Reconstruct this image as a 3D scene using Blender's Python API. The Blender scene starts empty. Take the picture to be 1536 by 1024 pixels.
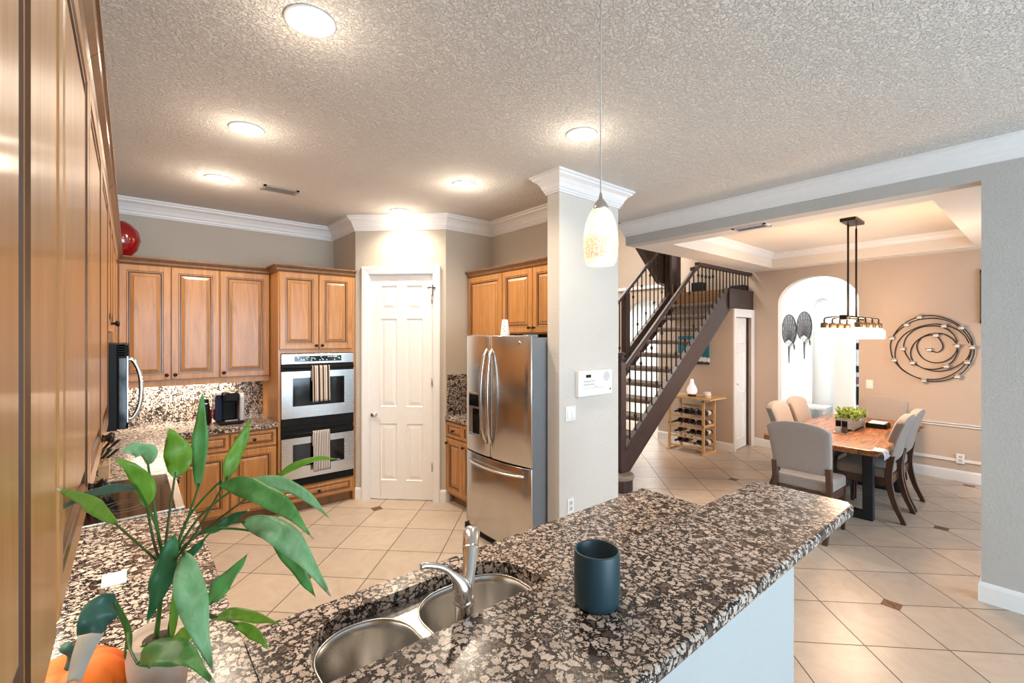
import bpy, bmesh, math, random
from mathutils import Vector, Matrix
random.seed(7)
S = bpy.context.scene
C = S.collection
PI = math.pi

# ------------------------------------------------------------------ camera, sky, big lights, exposure
CAMZ = 1.75
F = 686.0
YAW = math.radians(39.84)
cd = bpy.data.cameras.new('camera')
cam = bpy.data.objects.new('camera', cd)
C.objects.link(cam)
cam.location = (0, 0, CAMZ)
cam.rotation_euler = (PI / 2, 0, -YAW)
cd.sensor_width = 36
cd.lens = F / 1536 * 36
cd.shift_y = -7.3 / 1536
cd.clip_start = 0.02
S.camera = cam
S.view_settings.view_transform = 'Standard'
S.view_settings.look = 'None'
S.view_settings.gamma = 1
S.view_settings.exposure = 1.2

W = bpy.data.worlds.new('daylight')
S.world = W
W.use_nodes = True
W.node_tree.nodes['Background'].inputs[0].default_value = (0.72, 0.87, 1.0, 1)
W.node_tree.nodes['Background'].inputs[1].default_value = 1.6


def lamp(kind, name, loc, power, col, rot=(0, 0, 0), size=0.2, size_y=None, spot=None, shape=None, blend=0.6):
    l = bpy.data.lights.new(name, kind)
    l.energy = power
    l.color = col
    if kind == 'AREA':
        l.shape = shape or ('RECTANGLE' if size_y else 'SQUARE')
        l.size = size
        if size_y:
            l.size_y = size_y
    else:
        l.shadow_soft_size = size
    if kind == 'SPOT':
        l.spot_size = spot
        l.spot_blend = blend
    o = bpy.data.objects.new(name, l)
    o.location = loc
    o.rotation_euler = rot
    C.objects.link(o)
    return o


DAY = (0.62, 0.83, 1.0)
WARM = (1.0, 0.82, 0.62)
# daylight through the glass wall behind the camera, the dining window, the hall and the entry, plus a passage fill
lamp('AREA', 'window_daylight', (1.9, -4.35, 1.5), 125, DAY, (PI / 2 + 0.5, 0, 0), 4.0, 2.4)
lamp('AREA', 'dining_window_daylight', (6.0, -2.1, 1.5), 30, DAY, (PI / 2, 0, 0), 2.2, 1.7)
lamp('AREA', 'entry_daylight', (8.4, -0.6, 1.7), 40, (0.84, 0.95, 1.0), (PI / 2, 0, 0), 0.9, 1.9)
lamp('AREA', 'passage_fill', (8.4, 3.3, 2.93), 22, (0.84, 0.95, 1.0), (0, 0, 0), 0.8, 1.6)  # added fill lamp that brightens the passage; its ceiling has no opening
lamp('AREA', 'foyer_daylight', (10.2, 6.2, 2.6), 60, (0.92, 0.97, 1.0), (0, 0, 0), 1.2, 1.8)
lamp('AREA', 'stair_hall_daylight', (6.0, 5.6, 4.9), 120, (1.0, 0.93, 0.84), (0, 0, 0), 2.2, 2.2)


# ------------------------------------------------------------------ mesh building
class MB:
    def __init__(self):
        self.v = []
        self.f = []

    def add(self, vs, fs, mi=0, sm=False, M=None):
        b = len(self.v)
        for p in vs:
            p = Vector(p)
            self.v.append(M @ p if M is not None else p)
        for q in fs:
            self.f.append(([b + i for i in q], mi, sm))
        return self

    def box(self, x0, x1, y0, y1, z0, z1, mi=0, M=None):
        vs = [(x0, y0, z0), (x1, y0, z0), (x1, y1, z0), (x0, y1, z0), (x0, y0, z1), (x1, y0, z1), (x1, y1, z1), (x0, y1, z1)]
        return self.add(vs, [(0, 3, 2, 1), (4, 5, 6, 7), (0, 1, 5, 4), (1, 2, 6, 5), (2, 3, 7, 6), (3, 0, 4, 7)], mi, False, M)

    def tube(self, pts, r, n=10, mi=0, closed=False, cap=True, sm=True, flat=1.0, M=None):
        pts = [Vector(p) for p in pts]
        k = len(pts)
        rs = r if isinstance(r, (list, tuple)) else [r] * k
        vs, fs = [], []
        prev = None
        for i, p in enumerate(pts):
            if closed:
                t = pts[(i + 1) % k] - pts[i - 1]
            else:
                t = pts[min(i + 1, k - 1)] - pts[max(i - 1, 0)]
            t.normalize()
            if prev is None:
                a = Vector((0, 0, 1)) if abs(t.z) < 0.9 else Vector((0, 1, 0))
                u = t.cross(a).normalized()
            else:
                u = (prev - t * prev.dot(t)).normalized()
            prev = u
            w = t.cross(u)
            for j in range(n):
                an = 2 * PI * j / n
                vs.append(p + (u * math.cos(an) + w * math.sin(an) * flat) * rs[i])
        m = k if closed else k - 1
        for i in range(m):
            for j in range(n):
                a, b = i * n + j, i * n + (j + 1) % n
                c, d = ((i + 1) % k) * n + (j + 1) % n, ((i + 1) % k) * n + j
                fs.append((a, b, c, d))
        if cap and not closed:
            fs.append(tuple(range(n - 1, -1, -1)))
            fs.append(tuple(range((k - 1) * n, k * n)))
        return self.add(vs, fs, mi, sm, M)

    def cyl(self, p0, p1, r0, r1=None, n=16, mi=0, sm=True, M=None):
        return self.tube([p0, p1], [r0, r0 if r1 is None else r1], n, mi, sm=sm, M=M)

    def bar(self, p0, p1, w, h, mi=0, up=(0, 0, 1)):
        p0, p1 = Vector(p0), Vector(p1)
        t = (p1 - p0).normalized()
        u = t.cross(Vector(up)).normalized()
        v = u.cross(t)
        vs = []
        for p in (p0, p1):
            for a, b in ((-1, -1), (1, -1), (1, 1), (-1, 1)):
                vs.append(p + u * a * w / 2 + v * b * h / 2)
        return self.add(vs, [(3, 2, 1, 0), (4, 5, 6, 7), (0, 1, 5, 4), (1, 2, 6, 5), (2, 3, 7, 6), (3, 0, 4, 7)], mi)

    def lathe(self, prof, c=(0, 0, 0), n=24, mi=0, sm=True, M=None, sx=1, sy=1):
        c = Vector(c)
        vs, fs = [], []
        k = len(prof)
        for r, z in prof:
            for j in range(n):
                a = 2 * PI * j / n
                vs.append(c + Vector((math.cos(a) * r * sx, math.sin(a) * r * sy, z)))
        for i in range(k - 1):
            for j in range(n):
                fs.append((i * n + j, i * n + (j + 1) % n, (i + 1) * n + (j + 1) % n, (i + 1) * n + j))
        if prof[0][0] > 1e-6:
            fs.append(tuple(range(n - 1, -1, -1)))
        if prof[-1][0] > 1e-6:
            fs.append(tuple(range((k - 1) * n, k * n)))
        return self.add(vs, fs, mi, sm, M)

    def prism(self, poly, a0, a1, axis='z', mi=0, M=None, sm=False):
        def pt(p, a):
            if axis == 'z':
                return (p[0], p[1], a)
            if axis == 'y':
                return (p[0], a, p[1])
            return (a, p[0], p[1])
        n = len(poly)
        vs = [pt(p, a0) for p in poly] + [pt(p, a1) for p in poly]
        fs = [(i, (i + 1) % n, n + (i + 1) % n, n + i) for i in range(n)]
        self.add(vs, fs, mi, sm, M)
        self.add(vs, [tuple(range(n - 1, -1, -1)), tuple(range(n, 2 * n))], mi, False, M)
        return self

    def rings(self, w, h, rings, M=None, x0=0, z0=0, ymul=-1):
        """concentric rectangles: (inset, out, material of the band leading to it); the last is filled"""
        vs = []
        for ins, out, mi in rings:
            vs += [(x0 + ins, ymul * out, z0 + ins), (x0 + w - ins, ymul * out, z0 + ins), (x0 + w - ins, ymul * out, z0 + h - ins), (x0 + ins, ymul * out, z0 + h - ins)]
        for i in range(1, len(rings)):
            a, b = (i - 1) * 4, i * 4
            self.add([vs[a + j] for j in range(4)] + [vs[b + j] for j in range(4)], [(j, (j + 1) % 4, 4 + (j + 1) % 4, 4 + j) for j in range(4)], rings[i][2], False, M)
        b = (len(rings) - 1) * 4
        self.add([vs[b + j] for j in range(4)], [(0, 1, 2, 3)], rings[-1][2] if len(rings[-1]) < 4 else rings[-1][3], False, M)
        return self

    def sweep(self, path, prof, side=1, mi=0, closed=False, M=None, cap=True):
        path = [Vector((p[0], p[1])) for p in path]
        k, n = len(path), len(prof)
        vs = []
        for i, p in enumerate(path):
            ns = []
            if i > 0 or closed:
                d = (path[i] - path[i - 1]).normalized()
                ns.append(Vector((d.y, -d.x)) * side)
            if i < k - 1 or closed:
                d = (path[(i + 1) % k] - path[i]).normalized()
                ns.append(Vector((d.y, -d.x)) * side)
            if len(ns) == 2:
                m = (ns[0] + ns[1]).normalized()
                m = m / max(0.2, m.dot(ns[0]))
            else:
                m = ns[0]
            for o, z in prof:
                vs.append((p.x + m.x * o, p.y + m.y * o, z))
        fs = []
        for i in range(k if closed else k - 1):
            for j in range(n):
                a, b = i * n + j, i * n + (j + 1) % n
                c, d = ((i + 1) % k) * n + (j + 1) % n, ((i + 1) % k) * n + j
                fs.append((a, b, c, d))
        if cap and not closed:
            fs.append(tuple(range(n)))
            fs.append(tuple(range((k - 1) * n, k * n)))
        return self.add(vs, fs, mi, False, M)


OFF = {}


def off_of(o):
    while o.parent:
        o = o.parent
    return OFF.get(o.name, Vector((0, 0, 0)))


def obj(name, mb, mats, parent=None, label=None, loc=(0, 0, 0), bevel=0, solid=0, seg=2):
    """link the shape as ONE mesh object; shapes are given where they stand"""
    if not isinstance(mats, (list, tuple)):
        mats = [mats]
    off = off_of(parent) if parent else Vector(loc)
    me = bpy.data.meshes.new(name)
    bm = bmesh.new()
    vv = [bm.verts.new(p - off) for p in mb.v]
    for q, mi, sm in mb.f:
        try:
            fc = bm.faces.new([vv[i] for i in q])
        except ValueError:
            continue
        fc.material_index = mi
        fc.smooth = sm
    bmesh.ops.remove_doubles(bm, verts=bm.verts, dist=1e-5)
    bmesh.ops.recalc_face_normals(bm, faces=bm.faces)
    bm.to_mesh(me)
    bm.free()
    for m in mats:
        me.materials.append(m)
    o = bpy.data.objects.new(name, me)
    C.objects.link(o)
    if parent:
        o.parent = parent
    else:
        o.location = off
        OFF[o.name] = off
    if bevel:
        b = o.modifiers.new('bevel', 'BEVEL')
        b.width = bevel
        b.segments = seg
        b.limit_method = 'ANGLE'
        b.angle_limit = math.radians(40)
    if label:
        o['label'] = label
    return o


def thing(name, label, cat, loc=(0, 0, 0), group=None):
    o = bpy.data.objects.new(name, None)
    C.objects.link(o)
    o.location = loc
    o.empty_display_size = 0.1
    OFF[o.name] = Vector(loc)
    return tag(o, label, cat, group)


def tag(o, label, cat, group=None, kind=None):
    o['label'] = label
    o['category'] = cat
    if group:
        o['group'] = group
    if kind:
        o['kind'] = kind
    return o


def struct(name, mb, mats, **k):
    o = obj(name, mb, mats, **k)
    o['kind'] = 'structure'
    return o


def dup(root, loc, rotz=0, label=None):
    r = root.copy()
    C.objects.link(r)
    r.location = loc
    r.rotation_euler = (0, 0, rotz)
    OFF[r.name] = Vector(loc)
    if label:
        r['label'] = label
    for ch in list(root.children):
        c = ch.copy()
        C.objects.link(c)
        c.parent = r
        for g in list(ch.children):
            d = g.copy()
            C.objects.link(d)
            d.parent = c
    return r


def rotz(x, y, z=0, deg=0):
    return Matrix.Translation((x, y, z)) @ Matrix.Rotation(math.radians(deg), 4, 'Z')


def catmull(pts, n=6):
    pts = [Vector(p) for p in pts]
    P = [pts[0] * 2 - pts[1]] + pts + [pts[-1] * 2 - pts[-2]]
    out = []
    for i in range(1, len(P) - 2):
        a, b, c, d = P[i - 1:i + 3]
        for k in range(n):
            t = k / n
            out.append(0.5 * ((2 * b) + (c - a) * t + (2 * a - 5 * b + 4 * c - d) * t * t + (3 * b - a - 3 * c + d) * t ** 3))
    out.append(pts[-1])
    return out


def at(u, v, d):
    """the point of the place that lies d metres ahead of the lens on the photo's column u, row v"""
    s, c = math.sin(YAW), math.cos(YAW)
    r = (u - 768) / F * d
    return Vector((d * s + r * c, d * c - r * s, CAMZ + (504.7 - v) / F * d))


# ------------------------------------------------------------------ materials
def new_mat(name):
    m = bpy.data.materials.new(name)
    m.use_nodes = True
    nt = m.node_tree
    return m, nt, nt.nodes['Principled BSDF']


def N(nt, typ, **k):
    n = nt.nodes.new(typ)
    for a, b in k.items():
        setattr(n, a, b)
    return n


def L(nt, a, b):
    nt.links.new(a, b)


def setb(b, base=None, rough=None, metal=None, spec=None, coat=None, trans=None, emit=None, es=0, ior=None, sheen=None):
    if base is not None:
        b.inputs['Base Color'].default_value = (*base, 1)
    if rough is not None:
        b.inputs['Roughness'].default_value = rough
    if metal is not None:
        b.inputs['Metallic'].default_value = metal
    if spec is not None:
        b.inputs['Specular IOR Level'].default_value = spec
    if coat is not None:
        b.inputs['Coat Weight'].default_value = coat
        b.inputs['Coat Roughness'].default_value = 0.12
    if trans is not None:
        b.inputs['Transmission Weight'].default_value = trans
    if ior is not None:
        b.inputs['IOR'].default_value = ior
    if emit is not None:
        b.inputs['Emission Color'].default_value = (*emit, 1)
        b.inputs['Emission Strength'].default_value = es
    if sheen is not None:
        b.inputs['Sheen Weight'].default_value = sheen


def ramp(nt, stops, interp='LINEAR'):
    r = N(nt, 'ShaderNodeValToRGB')
    r.color_ramp.interpolation = interp
    e = r.color_ramp.elements
    while len(e) < len(stops):
        e.new(0.5)
    for i, (p, c) in enumerate(stops):
        e[i].position = p
        e[i].color = (*c, 1) if len(c) == 3 else c
    return r


def coords(nt, scale=(1, 1, 1), rot=(0, 0, 0), kind='Object'):
    tc = N(nt, 'ShaderNodeTexCoord')
    mp = N(nt, 'ShaderNodeMapping')
    mp.inputs['Scale'].default_value = scale
    mp.inputs['Rotation'].default_value = rot
    L(nt, tc.outputs[kind], mp.inputs[0])
    return mp.outputs[0]


def noise(nt, vec, scale, detail=3, rough=0.5, dist=0):
    n = N(nt, 'ShaderNodeTexNoise')
    n.inputs['Scale'].default_value = scale
    n.inputs['Detail'].default_value = detail
    n.inputs['Roughness'].default_value = rough
    n.inputs['Distortion'].default_value = dist
    L(nt, vec, n.inputs['Vector'])
    return n


def bump(nt, h, b, strength=0.3, dist=0.01):
    n = N(nt, 'ShaderNodeBump')
    n.inputs['Strength'].default_value = strength
    n.inputs['Distance'].default_value = dist
    L(nt, h, n.inputs['Height'])
    L(nt, n.outputs[0], b.inputs['Normal'])
    return n


def plain(name, base, rough=0.5, metal=0, var=0.06, vscale=18, bmp=0, bscale=200, **k):
    """a procedural paint/metal/fabric: base colour with slight noise variation"""
    m, nt, b = new_mat(name)
    setb(b, base, rough, metal, **k)
    v = coords(nt)
    n = noise(nt, v, vscale, 3)
    d = tuple(max(0, c * (1 - var)) for c in base)
    e = tuple(min(1, c * (1 + var)) for c in base)
    r = ramp(nt, [(0.3, d), (0.7, e)])
    L(nt, n.outputs['Fac'], r.inputs[0])
    L(nt, r.outputs[0], b.inputs['Base Color'])
    if bmp:
        n2 = noise(nt, v, bscale, 2)
        bump(nt, n2.outputs['Fac'], b, bmp, 0.004)
    return m


def wood(name, dark, light, scale=(14, 14, 1.3), rough=0.32, coat=0.35, contrast=(0.3, 0.72), dist=1.2):
    m, nt, b = new_mat(name)
    setb(b, light, rough, coat=coat)
    v = coords(nt, scale)
    n = noise(nt, v, 1.6, 6, 0.62, dist)
    r = ramp(nt, [(contrast[0], dark), (contrast[1], light)])
    L(nt, n.outputs['Fac'], r.inputs[0])
    n2 = noise(nt, coords(nt, tuple(s * 6 for s in scale)), 2.0, 3)
    mx = N(nt, 'ShaderNodeMix', data_type='RGBA', blend_type='MULTIPLY')
    mx.inputs['Factor'].default_value = 0.15
    L(nt, r.outputs[0], mx.inputs['A'])
    L(nt, n2.outputs['Color'], mx.inputs['B'])
    L(nt, mx.outputs['Result'], b.inputs['Base Color'])
    return m


def granite(name):
    m, nt, b = new_mat(name)
    setb(b, (0.3, 0.25, 0.2), 0.22, spec=0.3)
    v = coords(nt)
    nz = noise(nt, v, 38, 4, 0.65)
    mix = N(nt, 'ShaderNodeMix', data_type='VECTOR')
    mix.inputs['Factor'].default_value = 0.05
    L(nt, v, mix.inputs['A'])
    L(nt, nz.outputs['Color'], mix.inputs['B'])
    ve = N(nt, 'ShaderNodeTexVoronoi', feature='DISTANCE_TO_EDGE')
    ve.inputs['Scale'].default_value = 44
    vc = N(nt, 'ShaderNodeTexVoronoi', feature='F1')
    vc.inputs['Scale'].default_value = 44
    L(nt, mix.outputs['Result'], ve.inputs['Vector'])
    L(nt, mix.outputs['Result'], vc.inputs['Vector'])
    # crystal colour: pinkish tan to grey-brown, with a fine grain
    cr = ramp(nt, [(0.0, (0.030, 0.022, 0.020)), (0.10, (0.16, 0.11, 0.09)), (0.22, (0.48, 0.39, 0.335)), (0.5, (0.63, 0.535, 0.475)), (0.8, (0.55, 0.465, 0.415)), (1.0, (0.42, 0.345, 0.30))])
    sep = N(nt, 'ShaderNodeSeparateColor')
    L(nt, vc.outputs['Color'], sep.inputs[0])
    L(nt, sep.outputs[0], cr.inputs[0])
    fine = noise(nt, v, 240, 4, 0.7)
    fr = ramp(nt, [(0.36, (0.42, 0.37, 0.34)), (0.56, (1.1, 1.09, 1.06))])
    L(nt, fine.outputs['Fac'], fr.inputs[0])
    mul = N(nt, 'ShaderNodeMix', data_type='RGBA', blend_type='MULTIPLY')
    mul.inputs['Factor'].default_value = 0.75
    L(nt, cr.outputs[0], mul.inputs['A'])
    L(nt, fr.outputs[0], mul.inputs['B'])
    # black mica between the crystals, of very uneven width
    wn = noise(nt, v, 75, 5, 0.7)
    wr = ramp(nt, [(0.38, (0.0, 0.0, 0.0)), (0.68, (1, 1, 1))])
    L(nt, wn.outputs['Fac'], wr.inputs[0])
    ad = N(nt, 'ShaderNodeMath', operation='MULTIPLY_ADD')
    L(nt, wr.outputs[0], ad.inputs[0])
    ad.inputs[1].default_value = -0.19
    L(nt, ve.outputs['Distance'], ad.inputs[2])
    er = ramp(nt, [(0.0, (0, 0, 0)), (0.06, (1, 1, 1))])
    L(nt, ad.outputs[0], er.inputs[0])
    fin = N(nt, 'ShaderNodeMix', data_type='RGBA')
    L(nt, er.outputs[0], fin.inputs['Factor'])
    fin.inputs['A'].default_value = (0.014, 0.011, 0.011, 1)
    L(nt, mul.outputs['Result'], fin.inputs['B'])
    L(nt, fin.outputs['Result'], b.inputs['Base Color'])
    return m


def tile_floor(name):
    m, nt, b = new_mat(name)
    setb(b, (0.6, 0.5, 0.4), 0.3, spec=0.25)
    tc = N(nt, 'ShaderNodeTexCoord')
    sp = N(nt, 'ShaderNodeSeparateXYZ')
    L(nt, tc.outputs['Object'], sp.inputs[0])

    def M(op, a, bb=None, c=None):
        n = N(nt, 'ShaderNodeMath', operation=op)
        for i, x in enumerate((a, bb, c)):
            if x is None:
                continue
            if isinstance(x, (int, float)):
                n.inputs[i].default_value = x
            else:
                L(nt, x, n.inputs[i])
        return n.outputs[0]
    r2 = 2 ** 0.5
    x, y = sp.outputs[0], sp.outputs[1]
    p = M('MULTIPLY', M('ADD', x, y), 1 / r2)
    q = M('MULTIPLY', M('SUBTRACT', x, y), 1 / r2)
    sp_, sq_ = 0.4385, 0.4435
    pn = M('DIVIDE', M('ADD', p, 30 * sp_ - 4.515), sp_)     # lines at whole numbers
    qn = M('DIVIDE', M('ADD', q, 30 * sq_ + 1.79), sq_)

    def edge(t):
        fr = M('FRACT', t)
        return M('MINIMUM', fr, M('SUBTRACT', 1.0, fr))
    ed = M('MINIMUM', edge(pn), edge(qn))
    grout = M('LESS_THAN', ed, 0.0075)

    def lat(t, s):
        return M('MULTIPLY', M('SUBTRACT', M('MODULO', M('ADD', t, 1.5), 3.0), 1.5), s)
    pp, qq = lat(pn, sp_), lat(qn, sq_)
    dx = M('ABSOLUTE', M('MULTIPLY', M('ADD', pp, qq), 1 / r2))
    dy = M('ABSOLUTE', M('MULTIPLY', M('SUBTRACT', pp, qq), 1 / r2))
    dm = M('MAXIMUM', dx, dy)
    inset = M('LESS_THAN', dm, 0.047)
    gi = M('MULTIPLY', M('LESS_THAN', dm, 0.050), M('SUBTRACT', 1.0, inset))
    v = tc.outputs['Object']
    cell = N(nt, 'ShaderNodeCombineXYZ')
    L(nt, M('FLOOR', pn), cell.inputs[0])
    L(nt, M('FLOOR', qn), cell.inputs[1])
    wn = N(nt, 'ShaderNodeTexWhiteNoise', noise_dimensions='3D')
    L(nt, cell.outputs[0], wn.inputs['Vector'])
    add = N(nt, 'ShaderNodeVectorMath', operation='ADD')
    L(nt, v, add.inputs[0])
    L(nt, wn.outputs['Color'], add.inputs[1])
    n1 = noise(nt, add.outputs[0], 5, 6, 0.62, 1.5)
    r1 = ramp(nt, [(0.25, (0.43, 0.345, 0.275)), (0.75, (0.54, 0.455, 0.380))])
    L(nt, n1.outputs['Fac'], r1.inputs[0])
    tv = N(nt, 'ShaderNodeMix', data_type='RGBA', blend_type='MULTIPLY')
    tr = ramp(nt, [(0, (0.9, 0.9, 0.9)), (1, (1.04, 1.02, 1.0))])
    L(nt, wn.outputs['Value'], tr.inputs[0])
    tv.inputs['Factor'].default_value = 1
    L(nt, r1.outputs[0], tv.inputs['A'])
    L(nt, tr.outputs[0], tv.inputs['B'])
    mg = N(nt, 'ShaderNodeMix', data_type='RGBA')
    L(nt, M('MAXIMUM', grout, gi), mg.inputs['Factor'])
    L(nt, tv.outputs['Result'], mg.inputs['A'])
    mg.inputs['B'].default_value = (0.10, 0.075, 0.055, 1)
    n3 = noise(nt, v, 60, 4, 0.7)
    ir = ramp(nt, [(0.35, (0.055, 0.02, 0.008)), (0.65, (0.23, 0.10, 0.04))])
    L(nt, n3.outputs['Fac'], ir.inputs[0])
    mi = N(nt, 'ShaderNodeMix', data_type='RGBA')
    L(nt, inset, mi.inputs['Factor'])
    L(nt, mg.outputs['Result'], mi.inputs['A'])
    L(nt, ir.outputs[0], mi.inputs['B'])
    L(nt, mi.outputs['Result'], b.inputs['Base Color'])
    hh = M('SUBTRACT', 1.0, grout)
    bump(nt, hh, b, 0.25, 0.003)
    rr = M('MULTIPLY_ADD', grout, 0.5, 0.33)
    L(nt, rr, b.inputs['Roughness'])
    return m


def plaster(name, base, scale=55, strength=0.25, rough=0.85, d=0.006, var=0.03):
    m, nt, b = new_mat(name)
    setb(b, base, rough)
    v = coords(nt)
    n = noise(nt, v, scale, 4, 0.6, 0.6)
    r = ramp(nt, [(0.44, (0, 0, 0)), (0.58, (1, 1, 1))])
    L(nt, n.outputs['Fac'], r.inputs[0])
    bump(nt, r.outputs[0], b, strength, d)
    n2 = noise(nt, v, 1.2, 2)
    r2 = ramp(nt, [(0.3, tuple(c * (1 - var) for c in base)), (0.7, tuple(min(1, c * (1 + var)) for c in base))])
    L(nt, n2.outputs['Fac'], r2.inputs[0])
    L(nt, r2.outputs[0], b.inputs['Base Color'])
    return m


def steel(name, base=(0.62, 0.61, 0.60), rough=0.24, stretch=(2, 2, 160), bm=0.02):
    m, nt, b = new_mat(name)
    setb(b, base, rough, 1.0)
    v = coords(nt, stretch)
    n = noise(nt, v, 3, 3)
    r = ramp(nt, [(0.3, (rough * 0.94,) * 3), (0.7, (rough * 1.06,) * 3)])
    L(nt, n.outputs['Fac'], r.inputs[0])
    L(nt, r.outputs[0], b.inputs['Roughness'])
    if bm:
        bump(nt, n.outputs['Fac'], b, bm, 0.001)
    return m


def stripes(name, cols, period, axis=0, rough=0.9):
    m, nt, b = new_mat(name)
    setb(b, cols[0][1], rough)
    tc = N(nt, 'ShaderNodeTexCoord')
    sp = N(nt, 'ShaderNodeSeparateXYZ')
    L(nt, tc.outputs['Object'], sp.inputs[0])
    a = N(nt, 'ShaderNodeMath', operation='MULTIPLY')
    L(nt, sp.outputs[axis], a.inputs[0])
    a.inputs[1].default_value = 1 / period
    f = N(nt, 'ShaderNodeMath', operation='FRACT')
    L(nt, a.outputs[0], f.inputs[0])
    r = ramp(nt, cols, 'CONSTANT')
    L(nt, f.outputs[0], r.inputs[0])
    L(nt, r.outputs[0], b.inputs['Base Color'])
    n = noise(nt, coords(nt), 400, 2)
    bump(nt, n.outputs['Fac'], b, 0.2, 0.002)
    return m


def emis(name, col, s, base=(0.9, 0.9, 0.9)):
    m, nt, b = new_mat(name)
    setb(b, base, 0.5, emit=col, es=s)
    n = noise(nt, coords(nt), 30, 2)
    r = ramp(nt, [(0.2, tuple(c * 0.97 for c in col)), (0.8, col)])
    L(nt, n.outputs['Fac'], r.inputs[0])
    L(nt, r.outputs[0], b.inputs['Emission Color'])
    return m


def leafmat(name, a, bcol, tip=None):
    m, nt, b = new_mat(name)
    setb(b, a, 0.38, spec=0.4)
    v = coords(nt, (26, 26, 6))
    n = noise(nt, v, 1.5, 4, 0.6, 0.5)
    r = ramp(nt, [(0.3, a), (0.7, bcol)])
    L(nt, n.outputs['Fac'], r.inputs[0])
    L(nt, r.outputs[0], b.inputs['Base Color'])
    b.inputs['Subsurface Weight'].default_value = 0.0
    tr = N(nt, 'ShaderNodeBsdfTranslucent')
    L(nt, r.outputs[0], tr.inputs[0])
    ms = N(nt, 'ShaderNodeMixShader')
    ms.inputs[0].default_value = 0.4
    out = nt.nodes['Material Output']
    L(nt, b.outputs[0], ms.inputs[1])
    L(nt, tr.outputs[0], ms.inputs[2])
    L(nt, ms.outputs[0], out.inputs[0])
    return m


WALL = plaster('greige_wall_paint', (0.50, 0.445, 0.375), 60, 0.3)
WALLD = plaster('tan_dining_paint', (0.52, 0.425, 0.35), 60, 0.25)
WALLP = plaster('window_lit_pillar_tone', (0.62, 0.585, 0.54), 60, 0.3)  # wall paint lightened: window light on the pillar is put into the colour
WALLR = plaster('daylit_wall_tone', (0.47, 0.455, 0.435), 60, 0.3)  # wall paint greyed: cool daylight on this wall is worked into the colour
WALLW = plaster('white_hall_paint', (0.78, 0.79, 0.78), 60, 0.15)
CEIL = plaster('knockdown_ceiling', (0.80, 0.765, 0.72), 62, 0.85, d=0.009)
CEILD = plaster('dining_ceiling_paint', (0.72, 0.67, 0.61), 50, 0.15)
TRIM = plain('white_trim_paint', (0.78, 0.78, 0.79), 0.35, var=0.015)
DOORW = plain('white_door_paint', (0.80, 0.79, 0.78), 0.35, var=0.015)
FLOOR = tile_floor('diagonal_tile')
MAPLE = wood('honey_maple', (0.36, 0.152, 0.040), (0.54, 0.258, 0.082), rough=0.36, coat=0.22)
GLAZE = wood('brown_glaze', (0.060, 0.022, 0.007), (0.11, 0.042, 0.014))
MAPLED = wood('maple_side', (0.32, 0.15, 0.05), (0.45, 0.22, 0.08))
TOE = wood('toe_kick_wood', (0.16, 0.07, 0.025), (0.25, 0.115, 0.042))
GRAN = granite('baltic_brown_granite')
STEEL = steel('brushed_steel', (0.58, 0.57, 0.55), 0.26, (6, 6, 90), bm=0.0)
STEELV = steel('brushed_steel_fridge', (0.56, 0.54, 0.52), 0.22, (160, 160, 2))
SINKM = plain('sink_steel', (0.58, 0.57, 0.55), 0.27, 1.0, var=0.02, vscale=4)
CHROME = plain('brushed_nickel', (0.68, 0.67, 0.65), 0.2, 1.0, var=0.03)
GREYM = plain('grey_fridge_side', (0.20, 0.215, 0.235), 0.45, 0.2, var=0.03)
BLACKG = plain('black_glass', (0.005, 0.005, 0.006), 0.08, var=0.02)
BLACKP = plain('black_plastic', (0.010, 0.010, 0.010), 0.42, spec=0.12, var=0.05)
BRONZE = plain('dark_bronze', (0.022, 0.015, 0.011), 0.4, 0.6, var=0.1)
ESP = wood('espresso_stained_wood', (0.035, 0.017, 0.015), (0.060, 0.032, 0.028), (10, 10, 10), 0.5, 0.04)
CARPET = plain('brown_carpet', (0.27, 0.215, 0.18), 0.95, var=0.4, vscale=120, bmp=0.8, bscale=260)
IRON = plain('iron_baluster', (0.018, 0.012, 0.010), 0.42, 0.5, var=0.1)
PINE = wood('pale_pine', (0.55, 0.33, 0.15), (0.72, 0.48, 0.25), (6, 22, 22), 0.45, 0.1)
LANDW = wood('oak_riser', (0.34, 0.165, 0.06), (0.50, 0.27, 0.11), (2, 3, 22), 0.35, 0.2)
FABRIC = plain('grey_beige_linen', (0.29, 0.250, 0.228), 0.92, var=0.1, vscale=160, bmp=0.4, bscale=500, sheen=0.2)
WALNUT = wood('dark_walnut_leg', (0.045, 0.017, 0.009), (0.085, 0.036, 0.019), (18, 18, 2), 0.35, 0.3)
TABLEW = wood('live_edge_sheesham', (0.055, 0.014, 0.004), (0.42, 0.165, 0.055), (1.1, 7.5, 7.5), 0.38, 0.12, (0.36, 0.62), 2.6)
IRONB = plain('blue_black_steel', (0.022, 0.028, 0.038), 0.45, 0.3, var=0.08)


# ------------------------------------------------------------------ room shell
ZC = 3.03     # kitchen ceiling
ZD = 2.785    # dining ceiling rim and underside of the header
mb = MB().box(-0.6, 11.5, -4.7, 8.0, -0.1, 0)
struct('floor', mb, FLOOR)
mb = MB().box(-0.6, 4.33, -4.7, 5.7, ZC, ZC + 0.12)
struct('ceiling', mb, CEIL)
mb = MB().box(-0.57, -0.42, -4.7, 5.7, 0, ZC)
struct('wall_left', mb, WALL)
mb = MB().box(-0.42, 1.96, 5.55, 5.7, 0, ZC)
struct('wall_back', mb, WALL)
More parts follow.
